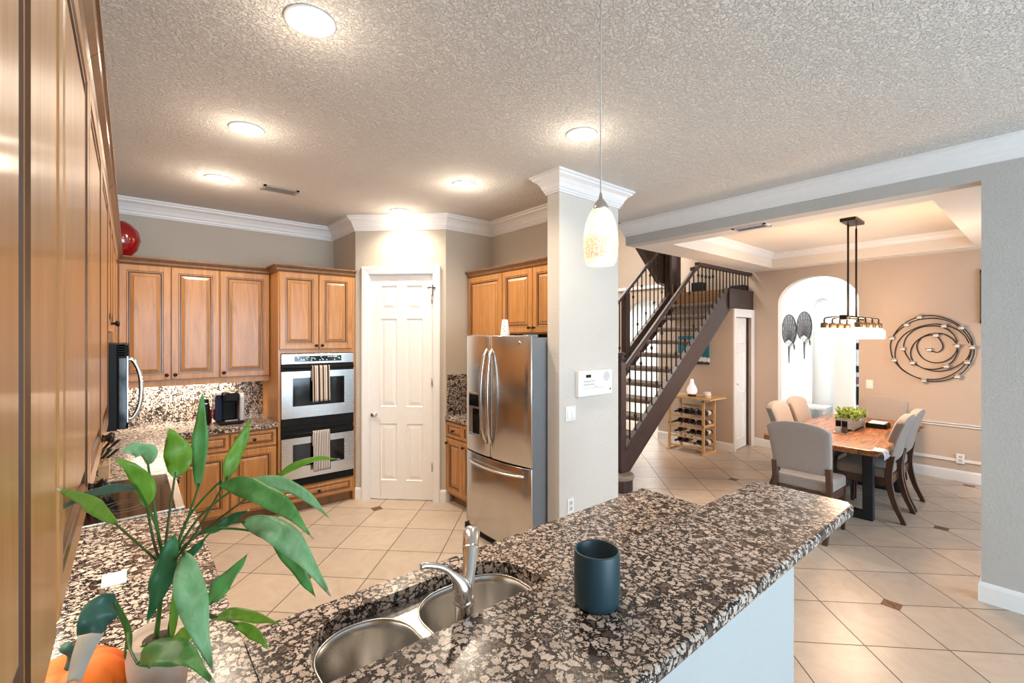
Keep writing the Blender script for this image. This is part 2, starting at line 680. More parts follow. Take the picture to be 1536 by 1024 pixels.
# pantry: return wall, diagonal wall with the door, short wall to the right
mb = MB().prism([(1.86, 5.55), (1.86, 4.86), (1.93, 4.90), (1.96, 4.93), (1.96, 5.55)], 0, ZC)
struct('wall_pantry_return', mb, WALL)
A = (1.86, 4.86)
B = (2.56, 4.16)
DL = math.hypot(B[0] - A[0], B[1] - A[1])
MD = rotz(A[0], A[1], 0, -45)      # local x runs along the diagonal, -y faces the kitchen
d0, d1 = 0.148, 0.855              # door opening along the diagonal
DH = 2.42
mb = MB()
mb.box(0, d0, 0, 0.1, 0, ZC, M=MD).box(d1, DL, 0, 0.1, 0, ZC, M=MD).box(d0, d1, 0, 0.1, DH, ZC, M=MD)
struct('wall_pantry_diagonal', mb, WALL)
mb = MB().prism([(2.56, 4.16), (3.17, 4.16), (3.17, 4.26), (2.60, 4.26)], 0, ZC)
struct('wall_pantry_right', mb, WALL)
mb = MB().box(3.17, 3.32, 2.64, 5.5, 0, ZC)
struct('wall_fridge', mb, WALL)
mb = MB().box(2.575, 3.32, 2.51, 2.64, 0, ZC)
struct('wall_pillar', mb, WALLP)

# right wall of the great room, the opening to the dining room and its header
mb = MB().box(4.33, 4.48, -4.7, 0.335, 0, ZC)
struct('wall_right', mb, WALLR)
mb = MB().box(4.33, 4.48, 0.335, 3.17, ZD, ZC + 0.12)
struct('wall_right_header', mb, WALLR)
# wall behind the camera with a wide glass opening
mb = MB().box(-0.57, -0.1, -4.7, -4.55, 0, ZC).box(3.9, 4.48, -4.7, -4.55, 0, ZC).box(-0.1, 3.9, -4.7, -4.55, 2.75, ZC)
struct('wall_front', mb, WALL)
mb = MB()
for x in (-0.1, 0.9, 1.9, 2.9, 3.84):
    mb.box(x, x + 0.06, -4.66, -4.60, 0, 2.75)
mb.box(-0.1, 3.9, -4.66, -4.60, 2.69, 2.75).box(-0.1, 3.9, -4.66, -4.60, 0, 0.06)
struct('window_1', mb, TRIM)


def arch_wall(y0, y1, z1, ay0, ay1, spring, rise, x0, x1, n=22):
    """wall across X with an elliptic arch cut from the floor"""
    poly = [(y0, 0), (y0, z1), (y1, z1), (y1, 0), (ay1, 0)]
    cy, ry = (ay0 + ay1) / 2, (ay1 - ay0) / 2
    for i in range(n + 1):
        a = PI * i / n
        poly.append((cy + ry * math.cos(a), spring + rise * math.sin(a)))
    poly.append((ay0, 0))
    return MB().prism(poly, x0, x1, 'x')


ZH = 5.4
struct('wall_dining', arch_wall(-2.3, 3.17, 3.2, 1.78, 2.806, 2.255, 0.385, 7.72, 7.87), WALLD)
mb = MB().box(7.72, 7.87, 3.17, 4.55, 0, ZH).box(7.72, 7.87, -2.3, 3.17, 3.2, ZH)
struct('wall_stair_end', mb, WALLD)
# front wall of the dining room with its window
mb = MB().box(4.48, 4.9, -2.3, -2.2, 0, 3.2).box(7.1, 7.72, -2.3, -2.2, 0, 3.2).box(4.9, 7.1, -2.3, -2.2, 0, 0.6).box(4.9, 7.1, -2.3, -2.2, 2.4, 3.2)
struct('wall_dining_front', mb, WALL)
mb = MB()
for x in (4.9, 5.97, 7.04):
    mb.box(x, x + 0.06, -2.28, -2.22, 0.6, 2.4)
for z in (0.6, 1.47, 2.34):
    mb.box(4.9, 7.1, -2.28, -2.22, z, z + 0.06)
struct('window_2', mb, TRIM)
# dining ceiling: low rim around a raised tray
tx0, tx1, ty0, ty1, ZT = 4.68, 7.44, 0.62, 2.79, 3.0
mb = MB()
mb.box(4.48, tx0, -2.3, 3.17, ZD, 3.16).box(tx1, 7.72, -2.3, 3.17, ZD, 3.16).box(tx0, tx1, -2.3, ty0, ZD, 3.16).box(tx0, tx1, ty1, 3.17, ZD, 3.16).box(tx0, tx1, ty0, ty1, ZT, 3.16)
mb2 = MB()
for q, mi, sm in mb.f:
    mb2.f.append((q, mi, sm))
mb2.v = mb.v
struct('ceiling_dining', mb2, CEILD)
# two-storey stair hall
mb = MB().box(3.2, 11.5, 3.17, 8.0, ZH, ZH + 0.1)
struct('ceiling_stair_hall', mb, CEILD)
mb = MB().box(4.33, 7.72, 3.17, 3.27, 3.16, ZH).box(3.17, 4.33, 3.17, 3.27, ZC, ZH)
struct('wall_hall_front', mb, WALL)
mb = MB().box(3.17, 3.32, 3.27, 8.0, ZC, ZH).box(3.17, 3.32, 5.5, 8.0, 0, ZC)
struct('wall_hall_left', mb, WALL)
mb = MB().box(3.17, 9.15, 7.85, 8.0, 0, ZH)
struct('wall_hall_back', mb, WALL)
# far wall behind the hall: tan with an arch into the bright foyer, ledge line above
struct('wall_far', arch_wall(4.55, 7.85, ZH, 5.50, 6.62, 2.16, 0.42, 9.0, 9.15), WALLD)
mb = MB().box(8.94, 9.0, 4.55, 7.85, 2.83, 2.90)
struct('trim_1', mb, TRIM)
mb = MB().box(11.0, 11.1, 4.4, 8.0, 0, 3.2).box(9.15, 11.1, 7.85, 8.0, 0, 3.2).box(9.15, 11.1, 4.4, 4.55, 0, 3.2).box(9.15, 11.1, 4.4, 8.0, 3.2, 3.3)
struct('wall_foyer', mb, WALLW)
# white passage behind the dining arch, with an arched niche
mb = MB()
ny0, ny1 = 2.44, 2.735
poly = [(-1.0, 0), (-1.0, 3.0), (4.55, 3.0), (4.55, 0)]
mb.box(9.10, 9.2, -1.0, 4.55, 0, 3.0)
mb2 = arch_wall(2.0, 4.55, 3.0, ny0, ny1, 2.22, 0.19, 9.0, 9.1)
mb.add(mb2.v, [f[0] for f in mb2.f])
mb.box(8.5, 8.6, 2.02, 2.29, 0, 3.0).box(8.6, 9.0, 2.24, 2.29, 0, 3.0)
struct('wall_passage', mb, WALLW)
mb = MB().box(7.87, 9.2, -1.0, 4.55, 2.95, 3.05)
struct('ceiling_passage', mb, WALLW)
mb = MB().box(7.87, 9.0, 4.45, 4.55, 0, 2.95).box(7.87, 7.875, -1.0, 1.78, 0, 2.95).box(7.87, 7.875, 2.806, 4.45, 0, 2.95)
struct('wall_passage_side', mb, WALLW)
# closet under the stair landing
mb = MB().box(7.0, 7.1, 3.22, 4.45, 0, 2.26).box(7.1, 7.72, 4.35, 4.45, 0, 2.26).box(7.0, 7.06, 3.17, 3.22, 0, 2.175).box(7.66, 7.72, 3.17, 3.22, 0, 2.175)
struct('wall_closet', mb, WALLD)

# crown mouldings
CP = [(0, -0.155), (0.012, -0.155), (0.012, -0.142), (0.020, -0.138), (0.022, -0.122), (0.030, -0.116), (0.040, -0.086), (0.060, -0.055), (0.088, -0.036), (0.092, -0.022), (0.105, -0.018), (0.105, 0.0), (0, 0.0)]
KCP = [(o, z * 0.95 + ZC) for o, z in CP]
mb = MB().sweep([(-0.42, -4.5), (-0.42, 5.55), (1.86, 5.55), (1.86, 4.86), (2.56, 4.16), (3.17, 4.16), (3.17, 2.64), (2.575, 2.64), (2.575, 2.51), (3.32, 2.51), (3.32, 3.17)], KCP, 1)
struct('trim_2', mb, TRIM)
mb = MB().sweep([(4.48, 3.17), (4.33, 3.17), (4.33, -4.5)], [(o * 0.8, z * 0.95 + ZC) for o, z in CP], 1)
struct('trim_3', mb, TRIM)
mb = MB().sweep([(tx0, ty0), (tx0, ty1), (tx1, ty1), (tx1, ty0)], [(o * 0.7, z * 0.55 + ZT) for o, z in CP], 1, closed=True)
struct('trim_4', mb, TRIM)
# baseboards, chair rails
BP = [(0, 0), (0.014, 0), (0.014, 0.105), (0.009, 0.125), (0, 0.13)]
mb = MB().sweep([(4.48, 0.335), (4.33, 0.335), (4.33, -4.5)], BP, 1)
struct('baseboard_right', mb, TRIM)
mb = MB().sweep([(7.72, 3.17), (7.72, 2.806)], BP, 1).sweep([(7.72, 1.78), (7.72, -2.2)], BP, 1)
struct('baseboard_dining', mb, TRIM)
mb = MB().sweep([(7.0, 4.45), (7.0, 3.17)], BP, 1)
struct('baseboard_closet', mb, TRIM)
mb = MB().sweep([(0.0, 0), (d0 - 0.075, 0)], BP, 1, M=MD).sweep([(d1 + 0.075, 0), (DL, 0)], BP, 1, M=MD)
mb.sweep([(1.86, 5.0), (1.86, 4.86)], BP, -1).sweep([(2.56, 4.16), (2.60, 4.16)], BP, 1)
struct('baseboard_pantry', mb, TRIM)
mb = MB()
for z, t in ((0.655, 0.014), (0.683, 0.010)):
    mb.box(7.70, 7.72, -2.2, 1.70, z, z + t)
struct('trim_5', mb, TRIM)
mb = MB().box(7.702, 7.72, -2.2, 1.70, 0.235, 0.268)
struct('trim_6', mb, TRIM)


# ------------------------------------------------------------------ doors
def six_panel(mb, w, h, t, M, rows, stile=0.11, mid=0.10):
    """panel door slab of true thickness; rows = (z0, z1) of the panels"""
    pw = (w - 2 * stile - mid) / 2
    xs = [(stile, stile + pw), (stile + pw + mid, w - stile)]
    mb.box(0, stile, 0, t, 0, h, M=M).box(w - stile, w, 0, t, 0, h, M=M).box(stile + pw, stile + pw + mid, 0, t, 0, h, M=M)
    zs = [0] + [z for r in rows for z in r] + [h]
    for a, b in xs:
        for i in range(0, len(zs), 2):
            mb.box(a, b, 0, t, zs[i], zs[i + 1], M=M)
        for z0, z1 in rows:
            mb.rings(b - a, z1 - z0, [(0, 0, 0), (0.010, -0.010, 0), (0.022, -0.010, 0), (0.050, -0.003, 0)], M, a, z0)


def casing(mb, w, h, M, cw=0.075, t=0.018):
    """moulded casing around an opening 0..w"""
    pr = [(0, 0), (cw, 0), (cw, t), (cw - 0.012, t + 0.004), (0.012, t * 0.7), (0, t * 0.55)]
    for i in range(len(pr)):
        pass
    path = [(0, 0), (0, h), (w, h), (w, 0)]
    vs, n = [], len(pr)
    for (x, z), sx, sz in ((path[0], -1, 0), (path[1], -1, 1), (path[2], 1, 1), (path[3], 1, 0)):
        for o, y in pr:
            vs.append((x + sx * o, -y, z + sz * o))
    fs = []
    for i in range(3):
        for j in range(n):
            fs.append((i * n + j, i * n + (j + 1) % n, (i + 1) * n + (j + 1) % n, (i + 1) * n + j))
    mb.add(vs, fs, 0, False, M)


dw = d1 - d0
MDo = MD @ Matrix.Translation((d0, 0, 0))
mb = MB()
six_panel(mb, dw - 0.02, DH - 0.016, 0.035, MDo @ Matrix.Translation((0.01, 0.022, 0.008)), [(0.20, 0.81), (0.99, 1.935), (2.03, 2.29)])
pd = struct('door_1', mb, DOORW, bevel=0.002)
tag(pd, 'tall white six-panel pantry door set across the kitchen corner', 'door')
mb = MB()
casing(mb, dw, DH, MDo)
mb.box(0, 0.01, 0, 0.09, 0, DH, M=MDo).box(dw - 0.01, dw, 0, 0.09, 0, DH, M=MDo).box(0, dw, 0, 0.09, DH - 0.008, DH, M=MDo)
obj('door_casing', mb, TRIM, pd)
mb = MB()
kp = [(0.024, 0), (0.026, 0.006), (0.012, 0.010), (0.010, 0.030), (0.024, 0.040), (0.028, 0.052), (0.024, 0.062), (0.0, 0.066)]
MK = MDo @ Matrix.Translation((0.062, 0.022, 0.915)) @ Matrix.Rotation(PI / 2, 4, 'X')
mb.lathe(kp, n=20, M=MK)
obj('door_knob', mb, CHROME, pd, 'nickel door knob')
for z in (0.32, 1.22, 2.10):
    mb = MB().box(dw - 0.020, dw - 0.004, -0.004, 0.022, z, z + 0.09, M=MDo).cyl((dw - 0.012, -0.004, z - 0.005), (dw - 0.012, -0.004, z + 0.095), 0.005, n=8, M=MDo)
    obj('hinge', mb, CHROME, pd)
mb = MB().box(dw - 0.06, dw + 0.03, -0.026, -0.014, 2.262, 2.272, M=MDo).cyl((dw - 0.05, -0.03, 2.258), (dw - 0.025, -0.03, 2.275), 0.006, n=8, M=MDo).box(dw - 0.006, dw, -0.024, 0, 2.19, 2.30, M=MDo)
obj('door_latch', mb, BRONZE, pd, 'small dark flip latch high on the door')

# narrow closet door under the landing, standing slightly ajar
MC = rotz(7.10, 3.17, 0, 0)
mb = MB()
six_panel(mb, 0.50, 2.03, 0.03, rotz(7.11, 3.185, 0.012, 6), [(0.16, 0.72), (0.86, 1.50), (1.62, 1.88)], 0.07, 0.06)
cdoor = struct('door_2', mb, DOORW, bevel=0.002)
tag(cdoor, 'narrow white panelled closet door under the stair landing', 'door')
mb = MB()
casing(mb, 0.54, 2.05, rotz(7.09, 3.17, 0, 0), 0.085)
mb.box(7.005, 7.72, 3.15, 3.17, 2.13, 2.175)
obj('door_casing', mb, TRIM, cdoor)
mb = MB().lathe([(0.010, 0), (0.006, 0.012), (0.014, 0.022), (0.010, 0.030), (0, 0.032)], n=12, M=rotz(7.15, 3.187, 1.02, 6) @ Matrix.Rotation(PI / 2, 4, 'X'))
obj('door_knob', mb, CHROME, cdoor)

# ------------------------------------------------------------------ kitchen cabinets
RAISED = [(0, 0, 0), (0, 0.015, 0), (0.004, 0.020, 0), (0.050, 0.020, 0), (0.054, 0.0165, 1), (0.062, 0.0165, 0), (0.066, 0.010, 1), (0.074, 0.010, 1), (0.098, 0.018, 0), (0.101, 0.018, 1), (0.104, 0.0185, 0)]
DRAWR = [(0, 0, 0), (0, 0.015, 0), (0.004, 0.020, 0), (0.026, 0.020, 0), (0.029, 0.0155, 1), (0.034, 0.0155, 0), (0.037, 0.011, 1), (0.042, 0.011, 1), (0.054, 0.018, 0), (0.056, 0.018, 1), (0.058, 0.0185, 0)]
CROWN = [(0, 0), (0.006, 0), (0.010, 0.010), (0.018, 0.016), (0.022, 0.034), (0.036, 0.048), (0.040, 0.056), (0.046, 0.058), (0.046, 0.070), (0, 0.070)]
KNOB = [(0.009, 0), (0.006, 0.006), (0.006, 0.014), (0.013, 0.020), (0.016, 0.026), (0.012, 0.032), (0, 0.034)]


def add_door(root, M, x, z, w, h, knob=None, drawer=False, name=None):
    mb = MB().rings(w, h, DRAWR if drawer else RAISED, M, x, z)
    d = obj(name or ('drawer' if drawer else 'door'), mb, [MAPLE, GLAZE], root)
    if knob:
        kx, kz = knob
        mb = MB().lathe(KNOB, n=14, M=M @ Matrix.Translation((kx, -0.020, kz)) @ Matrix.Rotation(PI / 2, 4, 'X'))
        obj('knob', mb, BRONZE, d)
    return d


def upper(label, M, w, depth, z0, z1, doors, group=None, crown=True, rail=True, side=(0, 0), ctop=2.45):
    """wall cabinet: local x along the wall, -y to the room"""
    loc = M @ Vector((0, 0, z0))
    r = thing('wall_cabinet', label, 'cabinet', loc, group)
    mb = MB().box(0, w, 0, depth, z0, z1, M=M)
    obj('body', mb, MAPLE, r)
    for x, dw_, kn, zz in doors:
        zb = zz if zz else z0 + 0.012
        k = None
        if kn == 'l':
            k = (x + 0.028, zb + 0.045)
        if kn == 'r':
            k = (x + dw_ - 0.028, zb + 0.045)
        add_door(r, M, x, zb, dw_, z1 - 0.015 - zb, k)
    if crown:
        path = [(0, 0), (w, 0)]
        if side[0]:
            path = [(0, depth * 0.96)] + path
        if side[1]:
            path = path + [(w, depth * 0.96)]
        mb = MB().sweep(path, [(o, z + ctop - 0.07) for o, z in CROWN], 1, 0, M=M)
        mb.box(0, w, 0, 0.02, z1 - 0.002, ctop - 0.06, 1, M=M)
        obj('crown', mb, [TOE, GLAZE], r)
    if rail:
        mb = MB().box(0, w, -0.004, 0.018, z0 - 0.045, z0, M=M)
        obj('light_rail', mb, MAPLE, r)
    return r


ML = lambda y, x=-0.095: rotz(x, y, 0, 90)       # faces +X
UZ0, UZ1 = 1.345, 2.395
upper('nearest upper cabinet at the left edge of the view', ML(0.10), 0.60, 0.32, UZ0, UZ1, [(0.0, 0.597, None, None)])
r = thing('filler_panel', 'narrow maple filler strip between the two nearest upper cabinets', 'panel', (-0.095, 0.71, UZ0))
mb = MB().box(0, 0.165, -0.018, 0.32, UZ0, UZ1, M=ML(0.706))
obj('panel', mb, MAPLE, r)
mb = MB().sweep([(0, 0), (0.165, 0)], [(o, z + 2.38) for o, z in CROWN], 1, M=ML(0.706))
obj('crown', mb, TOE, r)
mb = MB().box(0, 0.165, -0.004, 0.018, UZ0 - 0.045, UZ0, M=ML(0.706))
obj('light_rail', mb, MAPLE, r)
upper('second upper cabinet along the left wall, above the leafy plant', ML(0.874), 0.60, 0.32, UZ0, UZ1, [(0.003, 0.594, 'r', None)])
upper('third upper cabinet along the left wall, just before the microwave', ML(1.477), 1.24, 0.32, UZ0, UZ1, [(0.003, 0.614, 'r', None), (0.622, 0.614, 'l', None)])
upper('short upper cabinet directly above the microwave', ML(2.72), 0.76, 0.32, 1.76, UZ1, [(0.003, 0.375, 'r', None), (0.381, 0.375, 'l', None)], rail=False)
upper('corner end upper cabinet on the left wall beyond the microwave', ML(3.483), 1.715, 0.32, UZ0, UZ1, [(0.003, 0.55, 'r', None), (0.56, 0.55, 'l', None)])
MBK = lambda x, y=5.2: rotz(x, y, 0, 0)          # faces -Y
upper('double-door maple upper cabinet on the back wall over the lit counter', MBK(-0.09), 0.748, 0.34, UZ0, UZ1, [(0.012, 0.358, 'r', None), (0.377, 0.368, 'l', None)])
upper('single-door maple upper cabinet beside the oven tower', MBK(0.660), 0.437, 0.34, UZ0, UZ1, [(0.005, 0.427, 'l', None)])

# oven tower
r = thing('oven_tower_cabinet', 'tall maple cabinet that houses the double wall oven', 'cabinet', (1.10, 4.86, 0))
MT = rotz(1.10, 4.86, 0, 0)
TW = 0.755
mb = MB().box(0, TW, 0, 0.68, 1.585, UZ1, M=MT).box(0, 0.022, 0, 0.68, 0.0, 1.585, M=MT).box(TW - 0.022, TW, 0, 0.68, 0.0, 1.585, M=MT).box(0.022, TW - 0.022, 0, 0.68, 0.10, 0.262, M=MT).box(0.022, TW - 0.022, 0.66, 0.68, 0.262, 1.585, M=MT)
obj('body', mb, MAPLE, r)
mb = MB().box(0.022, TW - 0.022, 0.05, 0.07, 0, 0.10, M=MT)
obj('toe_kick', mb, TOE, r)
add_door(r, MT, 0.010, 1.625, 0.362, UZ1 - 0.015 - 1.625, (0.010 + 0.362 - 0.026, 1.660))
add_door(r, MT, 0.378, 1.625, 0.340, UZ1 - 0.015 - 1.625, (0.378 + 0.026, 1.660))
add_door(r, MT, 0.022, 0.115, 0.700, 0.135, (0.372, 0.182), True)
mb = MB().sweep([(0, 0.64), (0, 0), (TW, 0)], [(o, z + 2.385) for o, z in CROWN], 1, 0, M=MT)
mb.box(0, TW, 0, 0.02, UZ1, 2.40, 1, M=MT)
obj('crown', mb, [TOE, GLAZE], r)

# double oven
r = thing('double_oven', 'stainless steel double wall oven in the tall maple cabinet', 'oven', (1.477, 4.85, 0.262))
ox0, ox1 = 0.024, TW - 0.024
mb = MB().box(ox0, ox1, 0.0, 0.55, 0.264, 1.580, M=MT)
obj('oven_body', mb, BLACKP, r)
mb = MB().box(ox0, ox1, -0.022, 0.0, 1.478, 1.578, M=MT)
cp = obj('control_panel', mb, STEEL, r, bevel=0.003)
mb = MB().box(0.14, 0.60, -0.024, -0.022, 1.500, 1.556, M=MT)
disp = obj('display', mb, BLACKG, cp)
mb = MB()
rr = random.Random(3)
for i in range(34):
    x = 0.16 + rr.random() * 0.42
    z = rr.choice([1.512, 1.522, 1.532, 1.543])
    mb.box(x, x + 0.004 + rr.random() * 0.008, -0.0248, -0.024, z, z + 0.004, M=MT)
tk = obj('touch_keys', mb, emis('display_glow', (0.45, 0.75, 0.62), 0.8), cp, 'pale green touch keys and clock digits')
tk['kind'] = 'stuff'
for (zb, zt) in ((0.945, 1.405), (0.345, 0.748)):
    mb = MB()
    wz0, wz1 = zb + 0.115, zt - 0.065
    wx0, wx1 = 0.125, 0.63
    mb.box(ox0, ox1, -0.030, 0, zb, wz0, M=MT).box(ox0, ox1, -0.030, 0, wz1, zt, M=MT).box(ox0, wx0, -0.030, 0, wz0, wz1, M=MT).box(wx1, ox1, -0.030, 0, wz0, wz1, M=MT)
    d = obj('oven_door', mb, STEEL, r)
    mb = MB().box(wx0, wx1, -0.0285, -0.010, wz0, wz1, M=MT)
    obj('window', mb, BLACKG, d, 'dark glass window')
    mb = MB()
    for a in (0, 1):
        mb.rings(wx1 - wx0 + 0.012, wz1 - wz0 + 0.012, [(0, 0.030, 0), (0.0, 0.0325, 0), (0.006, 0.0325, 0), (0.006, 0.028, 0)], MT, wx0 - 0.006, wz0 - 0.006)
        break
    hz = zt + 0.038
    mb = MB()
    mb.box(ox0, ox1, -0.018, 0, zt + 0.004, zt + 0.070, M=MT)
    obj('upper_band', mb, BLACKP, d, 'black band over the door')
    mb = MB().cyl((ox0 + 0.01, -0.050, hz), (ox1 - 0.01, -0.050, hz), 0.012, n=14, M=MT)
    for x in (ox0 + 0.04, ox1 - 0.04):
        mb.cyl((x, -0.050, hz), (x, -0.015, hz), 0.008, n=10, M=MT)
    obj('handle', mb, BLACKP, d, 'black bar handle')
mb = MB().box(ox0, ox1, -0.020, 0, 0.825, 0.938, M=MT).box(ox0, ox1, -0.026, 0, 0.870, 0.876, M=MT)
obj('vent_panel', mb, BLACKP, r, 'black panel between the two ovens')
mb = MB().box(ox0, ox1, -0.020, 0, 0.268, 0.340, M=MT)
for i in range(4):
    mb.box(ox0 + 0.02, ox1 - 0.02, -0.023, -0.019, 0.278 + i * 0.014, 0.284 + i * 0.014, M=MT)
obj('bottom_vent', mb, BLACKP, r)


def towel(label, x0, x1, zt, zb, mat):
    n, k = 18, 14
    mb = MB()
    vs, fs = [], []
    prof = []
    for i in range(6):
        a = PI * i / 5
        prof.append((-0.050 + 0.0145 * math.cos(a), zt + 0.0145 * math.sin(a), 0))
    back = [(-0.0345, zt - 0.14, 1), (-0.0345, zt - 0.05, 1)]
    front = [(-0.0655 - 0.001 * j, zt - (zt - zb) * j / k, 1) for j in range(1, k + 1)]
    prof = back + prof + front
    for j, (y, z, w) in enumerate(prof):
        for i in range(n + 1):
            t = i / n
            wob = 0.0035 * math.sin(t * 9 + 1) * min(1, max(0, j - 7) / 6)
            x = x0 + (x1 - x0) * t
            vs.append(MT @ Vector((x, y - abs(wob) * 1.2, z + 0.006 * math.sin(t * 2.1) * (j > 12))))
    m = n + 1
    for j in range(len(prof) - 1):
        for i in range(n):
            fs.append((j * m + i, j * m + i + 1, (j + 1) * m + i + 1, (j + 1) * m + i))
    mb.add(vs, fs, 0, True)
    o = obj('dish_towel', mb, mat, loc=tuple(MT @ Vector(((x0 + x1) / 2, -0.05, zt))))
    s = o.modifiers.new('thick', 'SOLIDIFY')
    s.thickness = 0.003
    s.offset = 1
    return tag(o, label, 'towel', None)


T1 = stripes('wide_striped_towel', [(0, (0.50, 0.40, 0.32)), (0.14, (0.035, 0.02, 0.022)), (0.30, (0.62, 0.55, 0.47)), (0.40, (0.32, 0.25, 0.21)), (0.50, (0.65, 0.58, 0.50)), (0.64, (0.035, 0.02, 0.022)), (0.86, (0.55, 0.47, 0.39))], 0.088)
T2 = stripes('fine_striped_towel', [(0, (0.64, 0.60, 0.57)), (0.55, (0.03, 0.02, 0.024))], 0.0165)
towel('wide-striped beige and black towel hanging on the upper oven handle', 0.298, 0.468, 1.443, 1.095, T1)
towel('narrow-striped black and white towel hanging on the lower oven handle', 0.305, 0.472, 0.786, 0.395, T2)
REDM = plain('red_embroidery', (0.35, 0.03, 0.03), 0.8)


# ------------------------------------------------------------------ base cabinets
def base(label, M, w, depth, cols, z1=0.872, toe=0.10, group=None, hollow=False):
    r = thing('base_cabinet', label, 'cabinet', M @ Vector((0, 0, 0)), group)
    mb = MB()
    if hollow:
        mb.box(0, w, 0, 0.018, toe, z1, M=M).box(0, w, depth - 0.012, depth, toe, z1, M=M).box(0, 0.018, 0, depth, toe, z1, M=M).box(w - 0.018, w, 0, depth, toe, z1, M=M).box(0, w, 0, depth, toe, toe + 0.018, M=M)
    else:
        mb.box(0, w, 0, depth, toe, z1, M=M)
    obj('body', mb, MAPLE, r)
    obj('toe_kick', MB().box(0, w, 0.06, depth, 0, toe, M=M), TOE, r)
    for x, cw in cols:
        add_door(r, M, x, 0.705, cw, 0.150, (x + cw / 2, 0.780), True)
        add_door(r, M, x, 0.125, cw, 0.560, (x + 0.03, 0.64))
    return r


base('maple base cabinet on the back wall nearest the left corner', MBK(0.30, 4.90), 0.40, 0.62, [(0.008, 0.385)])
base('maple base cabinet on the back wall touching the oven tower', MBK(0.701, 4.90), 0.395, 0.62, [(0.006, 0.383)])
base('maple base cabinet run under the left counter near the sink', ML(1.62, 0.20), 1.095, 0.60, [(0.01, 0.535), (0.55, 0.535)])
base('maple base cabinet in the left corner beyond the cooktop', ML(3.49, 0.20), 1.20, 0.60, [(0.01, 0.58), (0.60, 0.58)])
base('maple base cabinet between the pantry door and the refrigerator', rotz(2.575, 4.155, 0, -90), 0.62, 0.585, [(0.012, 0.30), (0.318, 0.29)])
MP = rotz(2.12, 1.44, 0, 180)
base('maple sink cabinet run on the kitchen side of the peninsula', MP, 1.85, 0.555, [(0.02, 0.45), (0.50, 0.44), (0.95, 0.44), (1.40, 0.43)], hollow=True)

# ------------------------------------------------------------------ granite tops
CT0, CT1 = 0.873, 0.915
mb = MB()
mb.prism([(-0.42, 0.45), (-0.42, 5.55), (1.098, 5.55), (1.098, 4.862), (0.238, 4.862), (0.238, 3.485), (-0.40, 3.485), (-0.40, 2.715), (0.238, 2.715), (0.238, 1.475), (0.240, 0.872), (0.240, 0.45)], CT0, CT1)
o = obj('granite_counter', mb, GRAN, bevel=0.0015, loc=(0, 3, CT0))
tag(o, 'brown granite counter running down the left wall and along the back wall', 'counter')
mb = MB().prism([(3.168, 4.158), (2.545, 4.158), (2.545, 3.535), (3.168, 3.535)], CT0, CT1)
o = obj('granite_counter', mb, GRAN, bevel=0.006, loc=(2.8, 3.8, CT0))
tag(o, 'short brown granite counter between the pantry wall and the refrigerator', 'counter')
# peninsula worktop with the sink cut-out
sx0, sx1, sy0, sy1 = 0.352, 1.092, 0.985, 1.392
px0, px1, py0, py1 = 0.2405, 2.17, 0.872, 1.475


def rrect(x0, x1, y0, y1, r, n=8):
    out = []
    for cx, cy, a0 in ((x1 - r, y1 - r, 0), (x0 + r, y1 - r, 90), (x0 + r, y0 + r, 180), (x1 - r, y0 + r, 270)):
        for i in range(n + 1):
            a = math.radians(a0 + 90 * i / n)
            out.append((cx + r * math.cos(a), cy + r * math.sin(a)))
    return out


def holed(outer_box, hole, z0, z1, mb, mi=0):
    """slab with a rounded hole: strips join the hole to the rectangle"""
    x0, x1, y0, y1 = outer_box
    n = len(hole)

    def out(p):
        cx, cy = (hole_c[0], hole_c[1])
        dx, dy = p[0] - cx, p[1] - cy
        hw, hh = max(q[0] for q in hole) - cx, max(q[1] for q in hole) - cy
        a, b = dx / hw, dy / hh
        m = max(abs(a), abs(b))
        a, b = a / m, b / m
        return (x1 if a > 0.999 else x0 if a < -0.999 else (cx + a * ((x1 - cx) if a > 0 else (cx - x0))),
                y1 if b > 0.999 else y0 if b < -0.999 else (cy + b * ((y1 - cy) if b > 0 else (cy - y0))))
    hole_c = ((min(q[0] for q in hole) + max(q[0] for q in hole)) / 2, (min(q[1] for q in hole) + max(q[1] for q in hole)) / 2)
    ob = [out(p) for p in hole]
    vs = [(*p, z1) for p in hole] + [(*p, z1) for p in ob] + [(*p, z0) for p in hole] + [(*p, z0) for p in ob]
    fs = []
    for i in range(n):
        j = (i + 1) % n
        fs += [(i, n + i, n + j, j), (2 * n + i, 2 * n + j, 3 * n + j, 3 * n + i), (i, j, 2 * n + j, 2 * n + i), (n + i, 3 * n + i, 3 * n + j, n + j)]
    mb.add(vs, fs, mi)


mb = MB()
sr = 0.17
holed((px0, 1.30, py0, py1), rrect(sx0, sx1, sy0, sy1, sr), CT0, CT1, mb)
mb.box(1.30, px1, py0, py1, CT0, CT1)
o = obj('granite_counter', mb, GRAN, loc=(1.2, 1.2, CT0))
tag(o, 'lower brown granite peninsula counter around the double sink', 'counter')
# raised bar top
BZ0, BZ1 = 1.027, 1.067
bo = [(0.10, 0.532), (2.23, 0.532), (2.262, 0.540), (2.282, 0.556), (2.290, 0.585), (2.290, 0.932), (0.10, 0.932)]
mb = MB().prism(bo, BZ0, BZ1)
o = obj('bar_top', mb, GRAN, bevel=0.012, loc=(1.2, 0.73, BZ0), seg=3)
tag(o, 'raised brown granite bar top of the peninsula with the dark cup on it', 'counter')
PEN = plaster('peninsula_wall_paint', (0.46, 0.475, 0.475), 60, 0.2)
mb = MB().box(0.10, 2.15, 0.72, 0.868, 0, BZ0)
struct('wall_peninsula', mb, PEN)
mb = MB().box(0.241, 2.15, 0.868, 0.872, CT1, BZ0)
struct('trim_7', mb, GRAN)
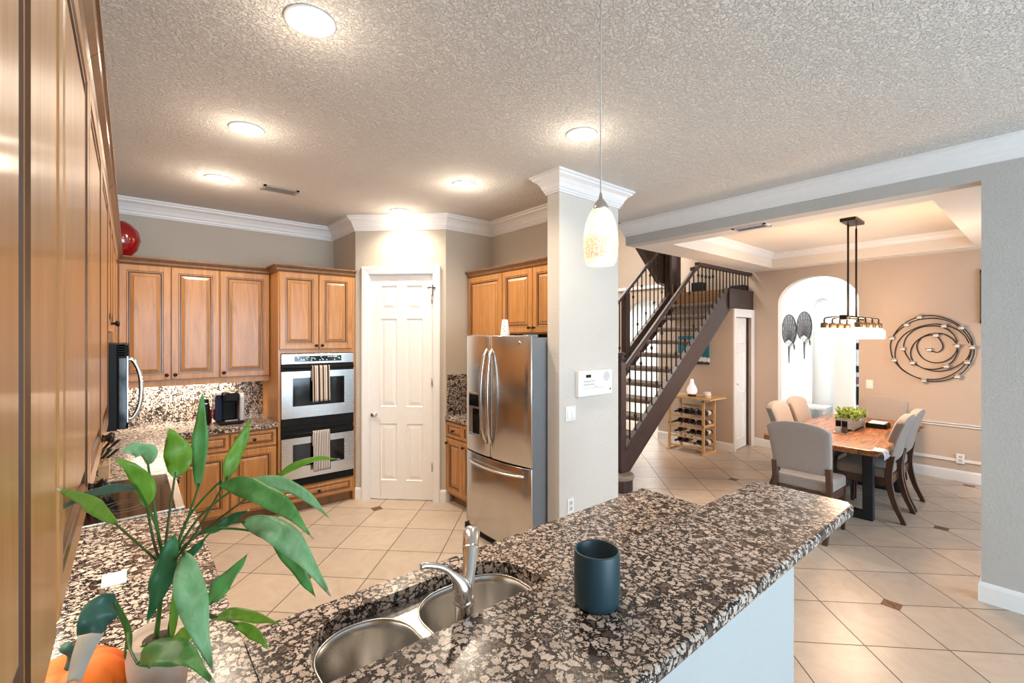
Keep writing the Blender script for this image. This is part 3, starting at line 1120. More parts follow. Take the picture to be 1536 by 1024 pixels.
# backsplashes
mb = MB().box(-0.10, 1.098, 5.53, 5.549, CT1, 1.30)
o = obj('granite_backsplash', mb, GRAN, loc=(0.5, 5.54, CT1))
tag(o, 'granite backsplash lit from under the back wall cabinets', 'backsplash')
mb = MB().box(-0.419, -0.416, 0.5, 5.53, CT1, 1.34)
o = obj('granite_backsplash', mb, GRAN, loc=(-0.41, 3, CT1))
tag(o, 'granite backsplash along the left wall behind the microwave side', 'backsplash')
mb = MB().box(2.575, 3.168, 4.153, 4.1595, CT1, 1.345).box(3.150, 3.169, 3.535, 4.14, CT1, 1.295)
o = obj('granite_backsplash', mb, GRAN, loc=(2.8, 4.15, CT1))
tag(o, 'dark granite backsplash beside the refrigerator', 'backsplash')

# under-cabinet lights (fixture and its own light)
r = thing('under_cabinet_light', 'slim light bar under the back wall cabinets', 'light', (0.4, 5.42, 1.33))
mb = MB().box(0.0, 0.80, 5.40, 5.46, 1.325, 1.344)
obj('housing', mb, TRIM, r)
mb = MB().box(0.01, 0.79, 5.41, 5.45, 1.322, 1.3251)
obj('diffuser', mb, emis('under_cabinet_glow', (1.0, 0.86, 0.66), 6), r)
lamp('AREA', 'under_cabinet_lamp', (0.38, 5.42, 1.318), 5, (1.0, 0.86, 0.66), (0, 0, 0), 0.78, 0.05)
r = thing('under_cabinet_light', 'slim light bar under the left wall cabinets above the plant', 'light', (-0.25, 1.7, 1.33))
mb = MB().box(-0.28, -0.22, 1.10, 2.60, 1.325, 1.344)
obj('housing', mb, TRIM, r)
mb = MB().box(-0.27, -0.23, 1.11, 2.59, 1.322, 1.3251)
obj('diffuser', mb, bpy.data.materials['under_cabinet_glow'], r)
lamp('AREA', 'under_cabinet_lamp', (-0.25, 1.85, 1.318), 2.5, (1.0, 0.88, 0.72), (0, 0, 0), 0.05, 1.4)

# ------------------------------------------------------------------ sink, faucet, cup
r = thing('kitchen_sink', 'stainless steel double-bowl sink set under the granite peninsula', 'sink', (0.72, 1.19, 0.66))


def bowl(mb, x0, x1, y0, y1, rad, depth, zt):
    n = 10
    layers = []
    for ins, z in ((0, zt), (0.004, zt - 0.004), (0.008, zt - 0.03), (0.022, zt - depth + 0.05), (0.034, zt - depth + 0.018), (0.055, zt - depth + 0.004), (0.085, zt - depth)):
        layers.append([(p[0], p[1], z) for p in rrect(x0 + ins, x1 - ins, y0 + ins, y1 - ins, max(0.03, rad - ins * 0.7), n)])
    m = len(layers[0])
    vs = [p for l in layers for p in l]
    fs = [(i * m + j, i * m + (j + 1) % m, (i + 1) * m + (j + 1) % m, (i + 1) * m + j) for i in range(len(layers) - 1) for j in range(m)]
    fs.append(tuple(range((len(layers) - 1) * m, len(layers) * m)))
    mb.add(vs, fs, 0, True)
    return (x0 + x1) / 2, (y0 + y1) / 2, zt - depth


ZS = 0.869
for nm, (x0, x1), dep in (('left', (0.372, 0.655), 0.17), ('right', (0.687, 1.075), 0.20)):
    mb = MB()
    cx, cy, cz = bowl(mb, x0, x1, 1.00, 1.378, 0.135, dep, ZS)
    mb.tube([(p[0], p[1], ZS + 0.003) for p in rrect(x0, x1, 1.00, 1.378, 0.135, 10)], 0.0035, 8, closed=True)
    bo_ = obj('bowl', mb, SINKM, r)
    mb = MB().lathe([(0.045, 0), (0.045, 0.003), (0.036, 0.004), (0.030, 0.001), (0.006, 0.001), (0, 0.006)], (cx, cy, cz), 20)
    obj('drain', mb, CHROME, bo_)
# flange: flat rim that joins the two bowls
mb = MB()
for x0, x1, ox0_, ox1_ in ((0.372, 0.655, 0.335, 0.671), (0.687, 1.075, 0.671, 1.11)):
    holed((ox0_, ox1_, 0.965, 1.412), rrect(x0, x1, 1.00, 1.378, 0.135, 8), ZS - 0.002, ZS + 0.003, mb)
obj('rim', mb, SINKM, r, bevel=0.001)
mb = MB().tube(catmull([(0.637, 1.20, 0.80), (0.628, 1.205, 0.815), (0.622, 1.20, 0.80), (0.625, 1.19, 0.77), (0.63, 1.185, 0.745)], 5), 0.006, 8).box(0.628, 0.645, 1.205, 1.225, 0.785, 0.803)  # bent chrome tube with a small block inside the left bowl
obj('bent_chrome_piece', mb, CHROME, r, 'small bent chrome piece hanging inside the left bowl')

fx, fy = 0.640, 0.955
r = thing('kitchen_faucet', 'brushed nickel pull-out faucet with a curved lever beside the sink', 'faucet', (fx, fy, CT1))
mb = MB().lathe([(0.031, 0), (0.031, 0.006), (0.0235, 0.012), (0.0225, 0.165), (0.0245, 0.168), (0.0262, 0.172), (0.0262, 0.180), (0.0245, 0.184), (0.0235, 0.190)], (fx, fy, CT1), 28)
obj('body', mb, CHROME, r)
sp = catmull([(fx, fy, 1.095), (fx + 0.018, fy + 0.012, 1.122), (fx + 0.044, fy + 0.038, 1.152), (fx + 0.066, fy + 0.066, 1.180)], 6)
k = len(sp)
mb = MB().tube(sp, [0.0225 - 0.0045 * math.sin(PI * i / (k - 1)) * 1.2 for i in range(k)], 20)
obj('spout', mb, CHROME, r)
hd = catmull([sp[-3], sp[-1], (fx + 0.078, fy + 0.082, 1.193), (fx + 0.092, fy + 0.100, 1.198), (fx + 0.103, fy + 0.114, 1.190)], 5)
k = len(hd)
mb = MB().tube(hd, [0.0205 + 0.0035 * i / k for i in range(k)], 20)
mb.cyl(hd[-1] + Vector((-0.003, -0.006, 0.004)), hd[-1] + Vector((0.006, 0.010, -0.018)), 0.019, 0.021, 18)
obj('spray_head', mb, CHROME, r)
lv = catmull([(fx - 0.002, fy - 0.002, 1.095), (fx - 0.010, fy - 0.004, 1.130), (fx - 0.028, fy - 0.002, 1.160), (fx - 0.060, fy + 0.004, 1.190), (fx - 0.100, fy + 0.010, 1.206), (fx - 0.114, fy + 0.012, 1.206)], 5)
k = len(lv)
mb = MB().tube(lv, [(0.0235 if i < 6 else max(0.0075, 0.0235 - 0.0024 * (i - 5))) for i in range(k)], 16)
obj('lever', mb, CHROME, r)

CUPM = plain('dark_teal_matte_ceramic', (0.012, 0.040, 0.056), 0.42, var=0.06)
mb = MB().lathe([(0.050, 0), (0.056, 0.006), (0.058, 0.020), (0.058, 0.134), (0.0565, 0.139), (0.054, 0.140), (0.052, 0.137), (0.051, 0.02), (0.0, 0.016)], (0.917, 0.760, BZ1 + 0.0005), 48)
o = obj('cup', mb, CUPM, loc=(0.917, 0.760, BZ1))
tag(o, 'dark blue-black cylindrical ceramic cup standing on the granite bar top', 'cup')

# ------------------------------------------------------------------ cooktop, microwave
r = thing('cooktop_range', 'black glass range with steel side trims set in the left counter', 'stove', (-0.1, 3.1, 0))
mb = MB().box(-0.395, 0.205, 2.722, 3.478, 0.0, 0.868)
obj('body', mb, BLACKP, r)
mb = MB().box(-0.395, 0.165, 2.735, 3.465, 0.868, 0.922)
gl = obj('cooktop_glass', mb, BLACKG, r, bevel=0.003)
for cx, cy, rad in ((-0.02, 2.93, 0.10), (-0.02, 3.27, 0.075), (-0.25, 2.93, 0.075), (-0.25, 3.27, 0.10)):
    mb = MB()
    for rr_ in (rad, rad * 0.6):
        mb.tube([(cx + rr_ * math.cos(a * PI / 24), cy + rr_ * math.sin(a * PI / 24), 0.9222) for a in range(48)], 0.0010, 4, closed=True)
    obj('burner_ring', mb, plain('burner_print', (0.10, 0.10, 0.10), 0.3) if 'burner_print' not in bpy.data.materials else bpy.data.materials['burner_print'], gl)
mb = MB().box(0.165, 0.205, 2.725, 3.475, 0.862, 0.926)
obj('front_trim', mb, STEEL, r, 'brushed steel front trim', bevel=0.004)
for y in (2.722, 3.466):
    mb = MB().box(-0.395, 0.165, y, y + 0.013, 0.862, 0.925)
    obj('side_trim', mb, STEEL, r, bevel=0.003)
for i in range(5):
    y = 2.85 + i * 0.125
    mb = MB().lathe([(0.017, 0), (0.015, 0.018), (0, 0.020)], n=14, M=Matrix.Translation((0.205, y, 0.80)) @ Matrix.Rotation(PI / 2, 4, 'Y'))
    obj('control_knob', mb, CHROME, r)
mb = MB().box(0.205, 0.222, 2.74, 3.46, 0.16, 0.72)
od = obj('oven_door', mb, STEEL, r)
mb = MB().cyl((0.250, 2.79, 0.69), (0.250, 3.41, 0.69), 0.010).cyl((0.22, 2.82, 0.69), (0.25, 2.82, 0.69), 0.007).cyl((0.22, 3.38, 0.69), (0.25, 3.38, 0.69), 0.007)
obj('handle', mb, CHROME, od)

r = thing('microwave', 'black over-the-range microwave with a curved steel handle', 'microwave', (-0.2, 3.1, 1.33))
mb = MB().box(-0.415, -0.047, 2.724, 3.476, 1.325, 1.716).box(-0.046, -0.042, 2.724, 3.476, 1.33, 1.712)
obj('body', mb, BLACKP, r, bevel=0.003)
mb = MB().box(-0.042, -0.012, 2.724, 3.25, 1.33, 1.655)
md = obj('door', mb, BLACKG, r, bevel=0.003)
mb = MB().box(-0.012, -0.008, 2.724, 2.764, 1.33, 1.66).box(-0.012, -0.008, 2.724, 3.25, 1.33, 1.36)
obj('door_trim', mb, STEEL, md, 'brushed steel door edge')
mb = MB().box(-0.042, -0.012, 3.255, 3.476, 1.33, 1.655)
obj('control_panel', mb, STEEL, r, bevel=0.003)
mb = MB()
for i in range(5):
    mb.box(-0.042, -0.004 - 0.003 * (i % 2), 2.724, 3.476, 1.662 + i * 0.011, 1.668 + i * 0.011)
mb.box(-0.042, -0.018, 2.724, 3.476, 1.655, 1.716)
obj('vent_grille', mb, BLACKP, r)
hp = catmull([(-0.010, 2.80, 1.645), (0.012, 2.80, 1.635), (0.034, 2.80, 1.575), (0.040, 2.80, 1.500), (0.032, 2.80, 1.420), (0.010, 2.80, 1.372), (-0.010, 2.80, 1.365)], 5)
mb = MB().tube(hp, 0.0095, 12)
obj('handle', mb, CHROME, md, 'curved brushed steel handle')

# ------------------------------------------------------------------ refrigerator
r = thing('refrigerator', 'stainless steel french-door refrigerator between the pantry and the pillar', 'refrigerator', (2.7, 3.07, 0))
mb = MB().box(2.405, 3.12, 2.660, 3.495, 0.03, 1.742)
obj('body', mb, GREYM, r, 'grey painted cabinet side', bevel=0.006)
FXc, FYc, FH = 2.318, 3.0575, 0.4425


def fx_at(y):
    return FXc + 0.048 * ((y - FYc) / FH) ** 2


def bowed(y0, y1, n=12, back=2.396, off=0.0):
    pts = [(fx_at(y0 + (y1 - y0) * i / n) - off, y0 + (y1 - y0) * i / n) for i in range(n + 1)]
    # soften both ends
    pts[0] = (pts[0][0] + 0.010, pts[0][1])
    pts[-1] = (pts[-1][0] + 0.010, pts[-1][1])
    return [(back, y0)] + pts + [(back, y1)]


for nm, y0, y1, z0, z1 in (('door', 3.083, 3.500, 0.735, 1.757), ('door', 2.615, 3.077, 0.735, 1.757), ('freezer_drawer', 2.615, 3.500, 0.065, 0.722)):
    mb = MB().prism(bowed(y0, y1), z0, z1, sm=True)
    d = obj(nm, mb, STEELV, r, bevel=0.004)
    for f in d.data.polygons:
        pass
    if nm == 'freezer_drawer':
        pts = []
        for i in range(15):
            y = 3.40 - 0.72 * i / 14
            e = math.sin(PI * i / 14) ** 0.45 if 0 < i < 14 else 0
            pts.append((fx_at(y) - 0.055 * e + 0.004, y, 0.655))
        obj('handle', MB().tube(pts, 0.014, 12, flat=0.7), CHROME, d, 'bowed brushed metal handle')
    else:
        yy = 3.115 if y0 > 3 else 3.045
        pts = []
        for i in range(17):
            z = 1.645 - 0.80 * i / 16
            e = math.sin(PI * i / 16) ** 0.5 if 0 < i < 16 else 0
            pts.append((fx_at(yy) - 0.062 * e + 0.004, yy + (0.012 if y0 > 3 else -0.012) * math.sin(PI * i / 16), z))
        obj('handle', MB().tube(pts, 0.0135, 12, flat=0.8), CHROME, d, 'curved brushed metal handle')
    if y0 > 3 and nm == 'door':
        mb = MB().box(fx_at(3.30) - 0.006, 2.36, 3.205, 3.395, 0.885, 1.255)
        dp = obj('dispenser', mb, STEEL, d, bevel=0.003)
        mb = MB().box(fx_at(3.30) - 0.0075, 2.35, 3.218, 3.330, 0.90, 1.12).box(fx_at(3.30) - 0.0080, 2.35, 3.218, 3.382, 1.14, 1.24)
        obj('dispenser_recess', mb, BLACKG, dp, 'black water and ice recess')
        mb = MB().box(fx_at(3.30) - 0.012, 2.35, 3.215, 3.385, 0.885, 0.90)
        obj('drip_tray', mb, GREYM, dp)
    if y0 < 3 and nm == 'door':
        mb = MB().lathe([(0.016, 0), (0.015, 0.003), (0, 0.0035)], n=20, M=Matrix.Translation((fx_at(2.72) + 0.0015, 2.72, 1.700)) @ Matrix.Rotation(-PI / 2, 4, 'Y'))
        obj('badge', mb, CHROME, d)
mb = MB().box(2.35, 2.45, 2.66, 3.49, 0.0, 0.058)
obj('base_grille', mb, BLACKP, r)
for y in (2.70, 3.43):
    mb = MB().box(2.39, 2.50, y - 0.03, y + 0.03, 1.742, 1.766)
    obj('hinge_cover', mb, GREYM, r, bevel=0.004)

upper('tall maple upper cabinet in the corner above the small counter', rotz(2.84, 4.148, 0, -90), 0.610, 0.325, UZ0, UZ1, [(0.012, 0.592, None, None)], side=(0, 0))
upper('short double-door maple cabinet above the refrigerator', rotz(2.84, 3.536, 0, -90), 0.89, 0.325, 1.775, UZ1, [(0.006, 0.437, 'r', None), (0.449, 0.435, 'l', None)], rail=False)

WHITEC = plain('white_glazed_ceramic', (0.80, 0.79, 0.76), 0.3, var=0.02)
cx, cy = 2.52, 3.115
r = thing('ceramic_vase', 'white tapered ceramic vase with dark leaf cut-outs on the refrigerator', 'vase', (cx, cy, 1.743))
mb = MB().lathe([(0.040, 0), (0.0415, 0.01), (0.040, 0.04), (0.026, 0.150), (0.024, 0.156), (0.021, 0.153), (0.02, 0.14), (0, 0.13)], (cx, cy, 1.743), 24)
vb = obj('vase_body', mb, WHITEC, r)
mb = MB()
for i, (da, z) in enumerate(((0.25, 0.055), (-0.1, 0.075), (0.25, 0.095), (-0.1, 0.11), (0.2, 0.13))):
    a = PI + 0.5 + da
    rad = 0.041 - (z - 0.02) * 0.135 + 0.0012
    mb.lathe([(0.0, 0), (0.007, 0.001), (0, 0.002)], n=8, sy=0.45, M=Matrix.Translation((cx + rad * math.cos(a), cy + rad * math.sin(a), 1.743 + z)) @ Matrix.Rotation(a, 4, 'Z') @ Matrix.Rotation(PI / 2, 4, 'Y') @ Matrix.Rotation(0.7 if i % 2 else -0.7, 4, 'Z'))
obj('leaf_pattern', mb, BLACKP, vb)
mb = MB().lathe([(0.03, 0), (0.055, 0.004), (0.075, 0.014), (0.073, 0.016), (0.05, 0.007), (0, 0.005)], (2.52, 2.93, 1.743), 24)
o = obj('shallow_dish', mb, WHITEC, loc=(2.52, 2.93, 1.743))
tag(o, 'small white shallow dish on top of the refrigerator', 'dish')

# ------------------------------------------------------------------ counter-top things
REDG = plain('red_glazed_glass', (0.30, 0.004, 0.008), 0.08, var=0.1, coat=0.8)
mb = MB().lathe([(0.05, 0), (0.075, 0.01), (0.125, 0.07), (0.150, 0.155), (0.135, 0.235), (0.09, 0.295), (0.055, 0.312), (0.05, 0.318), (0.045, 0.31), (0, 0.29)], (-0.075, 5.33, 2.451), 40, sy=0.8)
o = obj('glass_vase', mb, REDG, loc=(-0.075, 5.33, 2.451))
tag(o, 'glossy round dark red vase on top of the corner cabinets', 'vase')

r = thing('coffee_maker', 'black and silver single-cup coffee maker on the back counter', 'coffee maker', (0.73, 5.18, CT1))
NAVY = plain('smoky_blue_tank', (0.012, 0.022, 0.055), 0.08, var=0.1)
mb = MB().box(0.64, 0.84, 5.03, 5.36, CT1 + 0.001, CT1 + 0.035)
obj('base', mb, BLACKP, r, bevel=0.010)
mb = MB().box(0.675, 0.80, 5.17, 5.35, CT1 + 0.035, CT1 + 0.29)
obj('column', mb, BLACKP, r, bevel=0.012)
mb = MB().box(0.672, 0.80, 5.02, 5.35, CT1 + 0.215, CT1 + 0.30)
hd_ = obj('brew_head', mb, BLACKP, r, bevel=0.02, seg=3)
mb = MB().tube(catmull([(0.680, 5.20, CT1 + 0.305), (0.680, 5.06, CT1 + 0.312), (0.735, 5.02, CT1 + 0.305), (0.792, 5.06, CT1 + 0.312), (0.792, 5.20, CT1 + 0.305)], 6), 0.010, 10)
obj('lid_handle', mb, CHROME, hd_, 'chrome lid handle')
mb = MB().box(0.612, 0.672, 5.10, 5.34, CT1 + 0.03, CT1 + 0.275)
wt = obj('water_tank', mb, NAVY, r, 'smoky blue water tank', bevel=0.015, seg=3)
mb = MB().box(0.610, 0.674, 5.09, 5.35, CT1 + 0.275, CT1 + 0.305)
obj('tank_lid', mb, CHROME, wt, 'bright chrome tank lid', bevel=0.012, seg=3)
mb = MB().prism([(5.03, CT1 + 0.03), (5.35, CT1 + 0.03), (5.35, CT1 + 0.30), (5.05, CT1 + 0.30), (5.02, CT1 + 0.26)], 0.802, 0.845, 'x')
sp_ = obj('side_panel', mb, plain('silver_plastic', (0.52, 0.53, 0.54), 0.35, 0.4), r, 'silver side panel', bevel=0.010)
mb = MB().lathe([(0.012, 0), (0.010, 0.003), (0, 0.003)], n=14, M=Matrix.Translation((0.824, 5.026, CT1 + 0.245)) @ Matrix.Rotation(PI / 2, 4, 'X'))
obj('power_button', mb, BLACKP, sp_)
mb = MB().box(0.685, 0.79, 5.035, 5.15, CT1 + 0.035, CT1 + 0.046)
obj('drip_tray', mb, CHROME, r, 'metal drip tray')
r = thing('thermos_bottle', 'slim black thermos bottle left of the coffee maker', 'bottle', (0.545, 5.17, CT1))
mb = MB().lathe([(0.032, 0), (0.034, 0.005), (0.034, 0.17), (0.028, 0.19), (0.028, 0.20)], (0.545, 5.17, CT1 + 0.001), 20)
obj('bottle_body', mb, BLACKP, r)
mb = MB().lathe([(0.030, 0.195), (0.031, 0.200), (0.031, 0.206), (0.029, 0.21)], (0.545, 5.17, CT1 + 0.001), 20)
obj('collar', mb, CHROME, r, 'chrome collar')
mb = MB().lathe([(0.028, 0.21), (0.028, 0.235), (0.020, 0.245), (0, 0.247)], (0.545, 5.17, CT1 + 0.001), 20)
obj('cap', mb, BLACKP, r)
mb = MB().lathe([(0.028, 0), (0.031, 0.004), (0.033, 0.13), (0.031, 0.132), (0.029, 0.01), (0, 0.008)], (0.575, 5.27, CT1 + 0.001), 20)
o = obj('tumbler', mb, plain('dark_red_plastic', (0.20, 0.012, 0.012), 0.3), loc=(0.575, 5.27, CT1))
tag(o, 'dark red tumbler half hidden between the thermos and the coffee maker', 'cup')

# knife block and its knives
BEECH = wood('pale_beech', (0.46, 0.26, 0.12), (0.62, 0.40, 0.21), (5, 5, 14), 0.45, 0.15)
r = thing('knife_block', 'pale wooden knife block with a dark emblem on the left counter', 'knife block', (-0.14, 3.66, CT1))
mb = MB().prism([(3.56, CT1 + 0.001), (3.76, CT1 + 0.001), (3.80, CT1 + 0.16), (3.72, CT1 + 0.20), (3.56, CT1 + 0.085)], -0.215, -0.095, 'x')
kb = obj('block', mb, BEECH, r, bevel=0.004)
mb = MB()
for a, b in (((-0.166, 0.030), (-0.158, 0.048)), ((-0.144, 0.030), (-0.152, 0.048)), ((-0.168, 0.052), (-0.142, 0.052)), ((-0.155, 0.046), (-0.155, 0.064)), ((-0.166, 0.062), (-0.158, 0.055)), ((-0.143, 0.063), (-0.151, 0.055))):
    mb.bar((a[0], 3.5585, CT1 + a[1]), (b[0], 3.5585, CT1 + b[1]), 0.005, 0.003, up=(0, 1, 0))
obj('emblem', mb, BLACKP, kb, 'small dark emblem of two little figures')
KH = plain('black_knife_handle', (0.010, 0.010, 0.012), 0.25, var=0.05)
KR = plain('red_knife_handle', (0.42, 0.01, 0.015), 0.3)
names = ['leftmost', 'second', 'third', 'fourth', 'rightmost']
for row in range(2):
    for i in range(5):
        x = -0.205 + i * 0.0245
        y0, z0 = (3.600, CT1 + 0.113) if row == 0 else (3.655, CT1 + 0.152)
        dirv = Vector((0.16 + 0.055 * i, -0.62, 0.60 - 0.03 * i)).normalized()
        ln = 0.105 if row == 0 else 0.120
        p0 = Vector((x + 0.004, y0 + 0.003, z0 + 0.006))
        red = row == 1 and i == 0
        hp_ = [p0 - dirv * 0.004, p0 + dirv * 0.008, p0 + dirv * ln * 0.5, p0 + dirv * ln * 0.9, p0 + dirv * ln]
        mb = MB().tube(catmull(hp_, 3), [0.0085] * 6 + [0.0095] * 5 + [0.0088, 0.0075], 10, flat=0.75)
        mb.tube([p0 - dirv * 0.006, p0 + dirv * 0.006], 0.0098, 10, 1)
        o = obj('knife', mb, [KR if red else KH, CHROME], loc=tuple(p0))
        tag(o, ('red-handled kitchen knife, %s of the %s row in the wooden block' if red else 'black-handled kitchen knife, %s of the %s row in the wooden block') % (names[i], ('front', 'back')[row]), 'knife', 'knives in the wooden block')

# small thin white patch on the left counter
mb = MB().box(-0.075, -0.010, 2.03, 2.13, CT1 + 0.0005, CT1 + 0.006)
o = obj('white_patch', mb, plain('plain_white', (0.85, 0.83, 0.80), 0.7, var=0.02), loc=(-0.04, 2.08, CT1))
tag(o, 'small thin white patch lying on the left granite counter', 'paper')

# ------------------------------------------------------------------ wall devices on the pillar
PLW = plain('white_plastic', (0.80, 0.80, 0.79), 0.4, var=0.02)
PLG = plain('pale_grey_plastic', (0.55, 0.55, 0.56), 0.5, var=0.02)
r = thing('intercom_panel', 'wide white intercom and alarm panel on the pillar', 'panel', (2.95, 2.51, 1.36))
mb = MB().box(2.755, 3.185, 2.470, 2.509, 1.262, 1.472)
obj('housing', mb, PLW, r, bevel=0.006)
mb = MB().box(2.845, 2.905, 2.468, 2.471, 1.415, 1.438)
obj('screen', mb, BLACKG, r, 'small dark screen')
mb = MB()
for i in range(6):
    for j in range(2):
        mb.box(2.818 + i * 0.023, 2.834 + i * 0.023, 2.468, 2.471, 1.352 + j * 0.026, 1.364 + j * 0.026)
obj('button_rows', mb, PLG, r)
mb = MB()
for ring in range(4):
    for i in range(6 * ring + 1):
        a = 2 * PI * i / max(1, 6 * ring)
        mb.box(3.105 + ring * 0.012 * math.cos(a) - 0.004, 3.105 + ring * 0.012 * math.cos(a) + 0.004, 2.468, 2.471, 1.415 + ring * 0.012 * math.sin(a) - 0.004, 1.415 + ring * 0.012 * math.sin(a) + 0.004)
obj('speaker_grille', mb, PLG, r)
mb = MB().box(2.815, 3.07, 2.468, 2.471, 1.326, 1.329).prism([(2.955, 1.332), (2.985, 1.332), (2.97, 1.345)], 2.468, 2.471, 'y')
obj('lower_flap', mb, PLG, r)
mb = MB().box(3.150, 3.162, 2.467, 2.471, 1.300, 1.312)
obj('indicator', mb, BLACKP, r)


def plate(label, cx, cz, y, kind='switch', M=None, w=0.115, h=0.118, loc=None):
    r = thing('light_switch' if kind == 'switch' else 'wall_outlet', label, 'switch' if kind == 'switch' else 'outlet', loc or (cx, y, cz))
    mb = MB().box(cx - w / 2, cx + w / 2, y - 0.007, y, cz - h / 2, cz + h / 2, M=M)
    obj('cover_plate', mb, PLW, r, bevel=0.003)
    if kind == 'switch':
        n = 2 if w > 0.1 else 1
        for i in range(n):
            x = cx + (i - (n - 1) / 2) * 0.046
            mb = MB().prism([(y - 0.007, cz - 0.034), (y - 0.013, cz - 0.030), (y - 0.008, cz + 0.034), (y - 0.007, cz + 0.034)], x - 0.017, x + 0.017, 'x', M=M)
            obj('rocker', mb, PLW, r)
    else:
        for dz in (-0.022, 0.022):
            mb = MB().box(cx - 0.016, cx + 0.016, y - 0.010, y - 0.007, cz + dz - 0.016, cz + dz + 0.016, M=M)
            s = obj('socket', mb, PLG, r)
            mb = MB()
            for dx in (-0.006, 0.006):
                mb.box(cx + dx - 0.0015, cx + dx + 0.0015, y - 0.0105, y - 0.0098, cz + dz - 0.002, cz + dz + 0.009, M=M)
            obj('slots', mb, BLACKP, s)
    return r


plate('white double rocker switch on the pillar below the intercom panel', 2.700, 1.135, 2.509)
plate('white outlet low on the pillar just above the peninsula', 2.70, 0.40, 2.509, 'outlet', w=0.072)
MX = Matrix.Translation((7.719, 0, 0)) @ Matrix.Rotation(-PI / 2, 4, 'Z')   # local x -> -y world, faces -X
plate('white switch plate on the dining wall right of the arch', -1.66, 1.105, 0, 'switch', MX, 0.075, loc=(7.719, 1.66, 1.105))
plate('white outlet low on the dining wall at the lower rail', -0.772, 0.275, -0.016, 'outlet', MX, 0.075, loc=(7.719, 0.772, 0.275))

# ------------------------------------------------------------------ ceiling fittings
GLOW = emis('downlight_glow_and_fill', (1.0, 0.90, 0.74), 7)
for i, (x, y, lb) in enumerate(((0.56, 1.95, 'large recessed ceiling light nearest the camera on the left'), (0.55, 3.21, 'recessed ceiling light, middle one of the left row'), (0.545, 4.36, 'recessed ceiling light farthest back in the left row, by the vent'), (2.19, 1.94, 'recessed ceiling light in front of the pillar beside the pendant'), (2.15, 3.21, 'recessed ceiling light over the refrigerator'), (2.105, 4.30, 'recessed ceiling light close to the pantry wall'))):
    r = thing('recessed_light', lb, 'light', (x, y, ZC), 'recessed kitchen lights')
    mb = MB().lathe([(0.098, -0.001), (0.098, -0.007), (0.080, -0.010), (0.076, -0.004), (0.076, -0.001)], (x, y, ZC), 32)
    obj('trim_ring', mb, TRIM, r)
    mb = MB().lathe([(0.076, -0.003), (0.066, -0.012), (0.04, -0.019), (0, -0.022)], (x, y, ZC), 32)
    obj('diffuser', mb, GLOW, r)
    lamp('SPOT', 'downlight', (x, y, ZC - 0.03), (26, 40, 50, 32, 50, 42)[i], (1.0, 0.84, 0.65), (0, 0, 0), 0.07, spot=math.radians(150), blend=0.8)
    lamp('POINT', 'downlight_glow_and_fill', (x, y, ZC - 0.16), (1.1, 1.6, 2.2, 1.4, 2.2, 1.6)[i], (1.0, 0.86, 0.69), size=0.06)  # extra point light added below each fitting to brighten the ceiling


def vent(label, x0, x1, y0, y1, z, along):
    r = thing('air_vent', label, 'vent', ((x0 + x1) / 2, (y0 + y1) / 2, z))
    mb = MB()
    f = 0.022
    mb.box(x0, x1, y0, y0 + f, z - 0.010, z - 0.0005).box(x0, x1, y1 - f, y1, z - 0.010, z - 0.0005).box(x0, x0 + f, y0, y1, z - 0.010, z - 0.0005).box(x1 - f, x1, y0, y1, z - 0.010, z - 0.0005)
    obj('frame', mb, PLG if along == 'y' else plain('tan_vent_frame', (0.42, 0.36, 0.30), 0.6), r)
    mb = MB().box(x0 + f, x1 - f, y0 + f, y1 - f, z - 0.003, z - 0.001)
    obj('backing', mb, BLACKP, r)
    n = 5
    for i in range(n):
        t = (i + 0.5) / n
        mb = MB()
        if along == 'x':
            y = y0 + f + (y1 - y0 - 2 * f) * t
            mb.bar((x0 + f, y, z - 0.007), (x1 - f, y, z - 0.007), 0.012, 0.003, up=(0, 0.5, 1))
        else:
            x = x0 + f + (x1 - x0 - 2 * f) * t
            mb.bar((x, y0 + f, z - 0.007), (x, y1 - f, z - 0.007), 0.012, 0.003, up=(0.5, 0, 1))
        obj('slat', mb, GREYM, r)


vent('dark slatted air vent in the kitchen ceiling', 0.86, 1.14, 4.28, 4.43, ZC, 'x')
vent('pale slatted air vent in the dining ceiling near the header', 4.43, 4.58, 1.72, 2.02, ZD, 'y')

# pendant lamp over the bar
pd_ = 1.60
pc = at(901, 345, pd_)
PX, PY = pc.x, pc.y
r = thing('pendant_lamp', 'glowing amber-flecked glass pendant lamp over the bar', 'lamp', (PX, PY, 2.0))
mb = MB().lathe([(0.055, -0.001), (0.055, -0.015), (0.02, -0.028), (0.0, -0.03)], (PX, PY, ZC), 28)
obj('canopy', mb, CHROME, r)
mb = MB().cyl((PX, PY, 2.24), (PX, PY, ZC - 0.02), 0.0022, n=8)
obj('cord', mb, plain('clear_cord', (0.55, 0.53, 0.50), 0.4), r)
mb = MB().lathe([(0.0035, 0.0), (0.005, -0.004), (0.007, -0.020), (0.018, -0.032), (0.027, -0.050), (0.029, -0.062), (0.026, -0.064)], (PX, PY, 2.252), 28)
obj('cap', mb, CHROME, r)
m, nt, b = new_mat('amber_flecked_glass')
setb(b, (0.85, 0.72, 0.40), 0.15)
v = coords(nt)
n1 = noise(nt, v, 170, 3, 0.7)
tc = N(nt, 'ShaderNodeTexCoord')
sp3 = N(nt, 'ShaderNodeSeparateXYZ')
L(nt, tc.outputs['Object'], sp3.inputs[0])
mr = N(nt, 'ShaderNodeMapRange')
mr.inputs['From Min'].default_value = 0.0
mr.inputs['From Max'].default_value = 0.20
L(nt, sp3.outputs[2], mr.inputs[0])
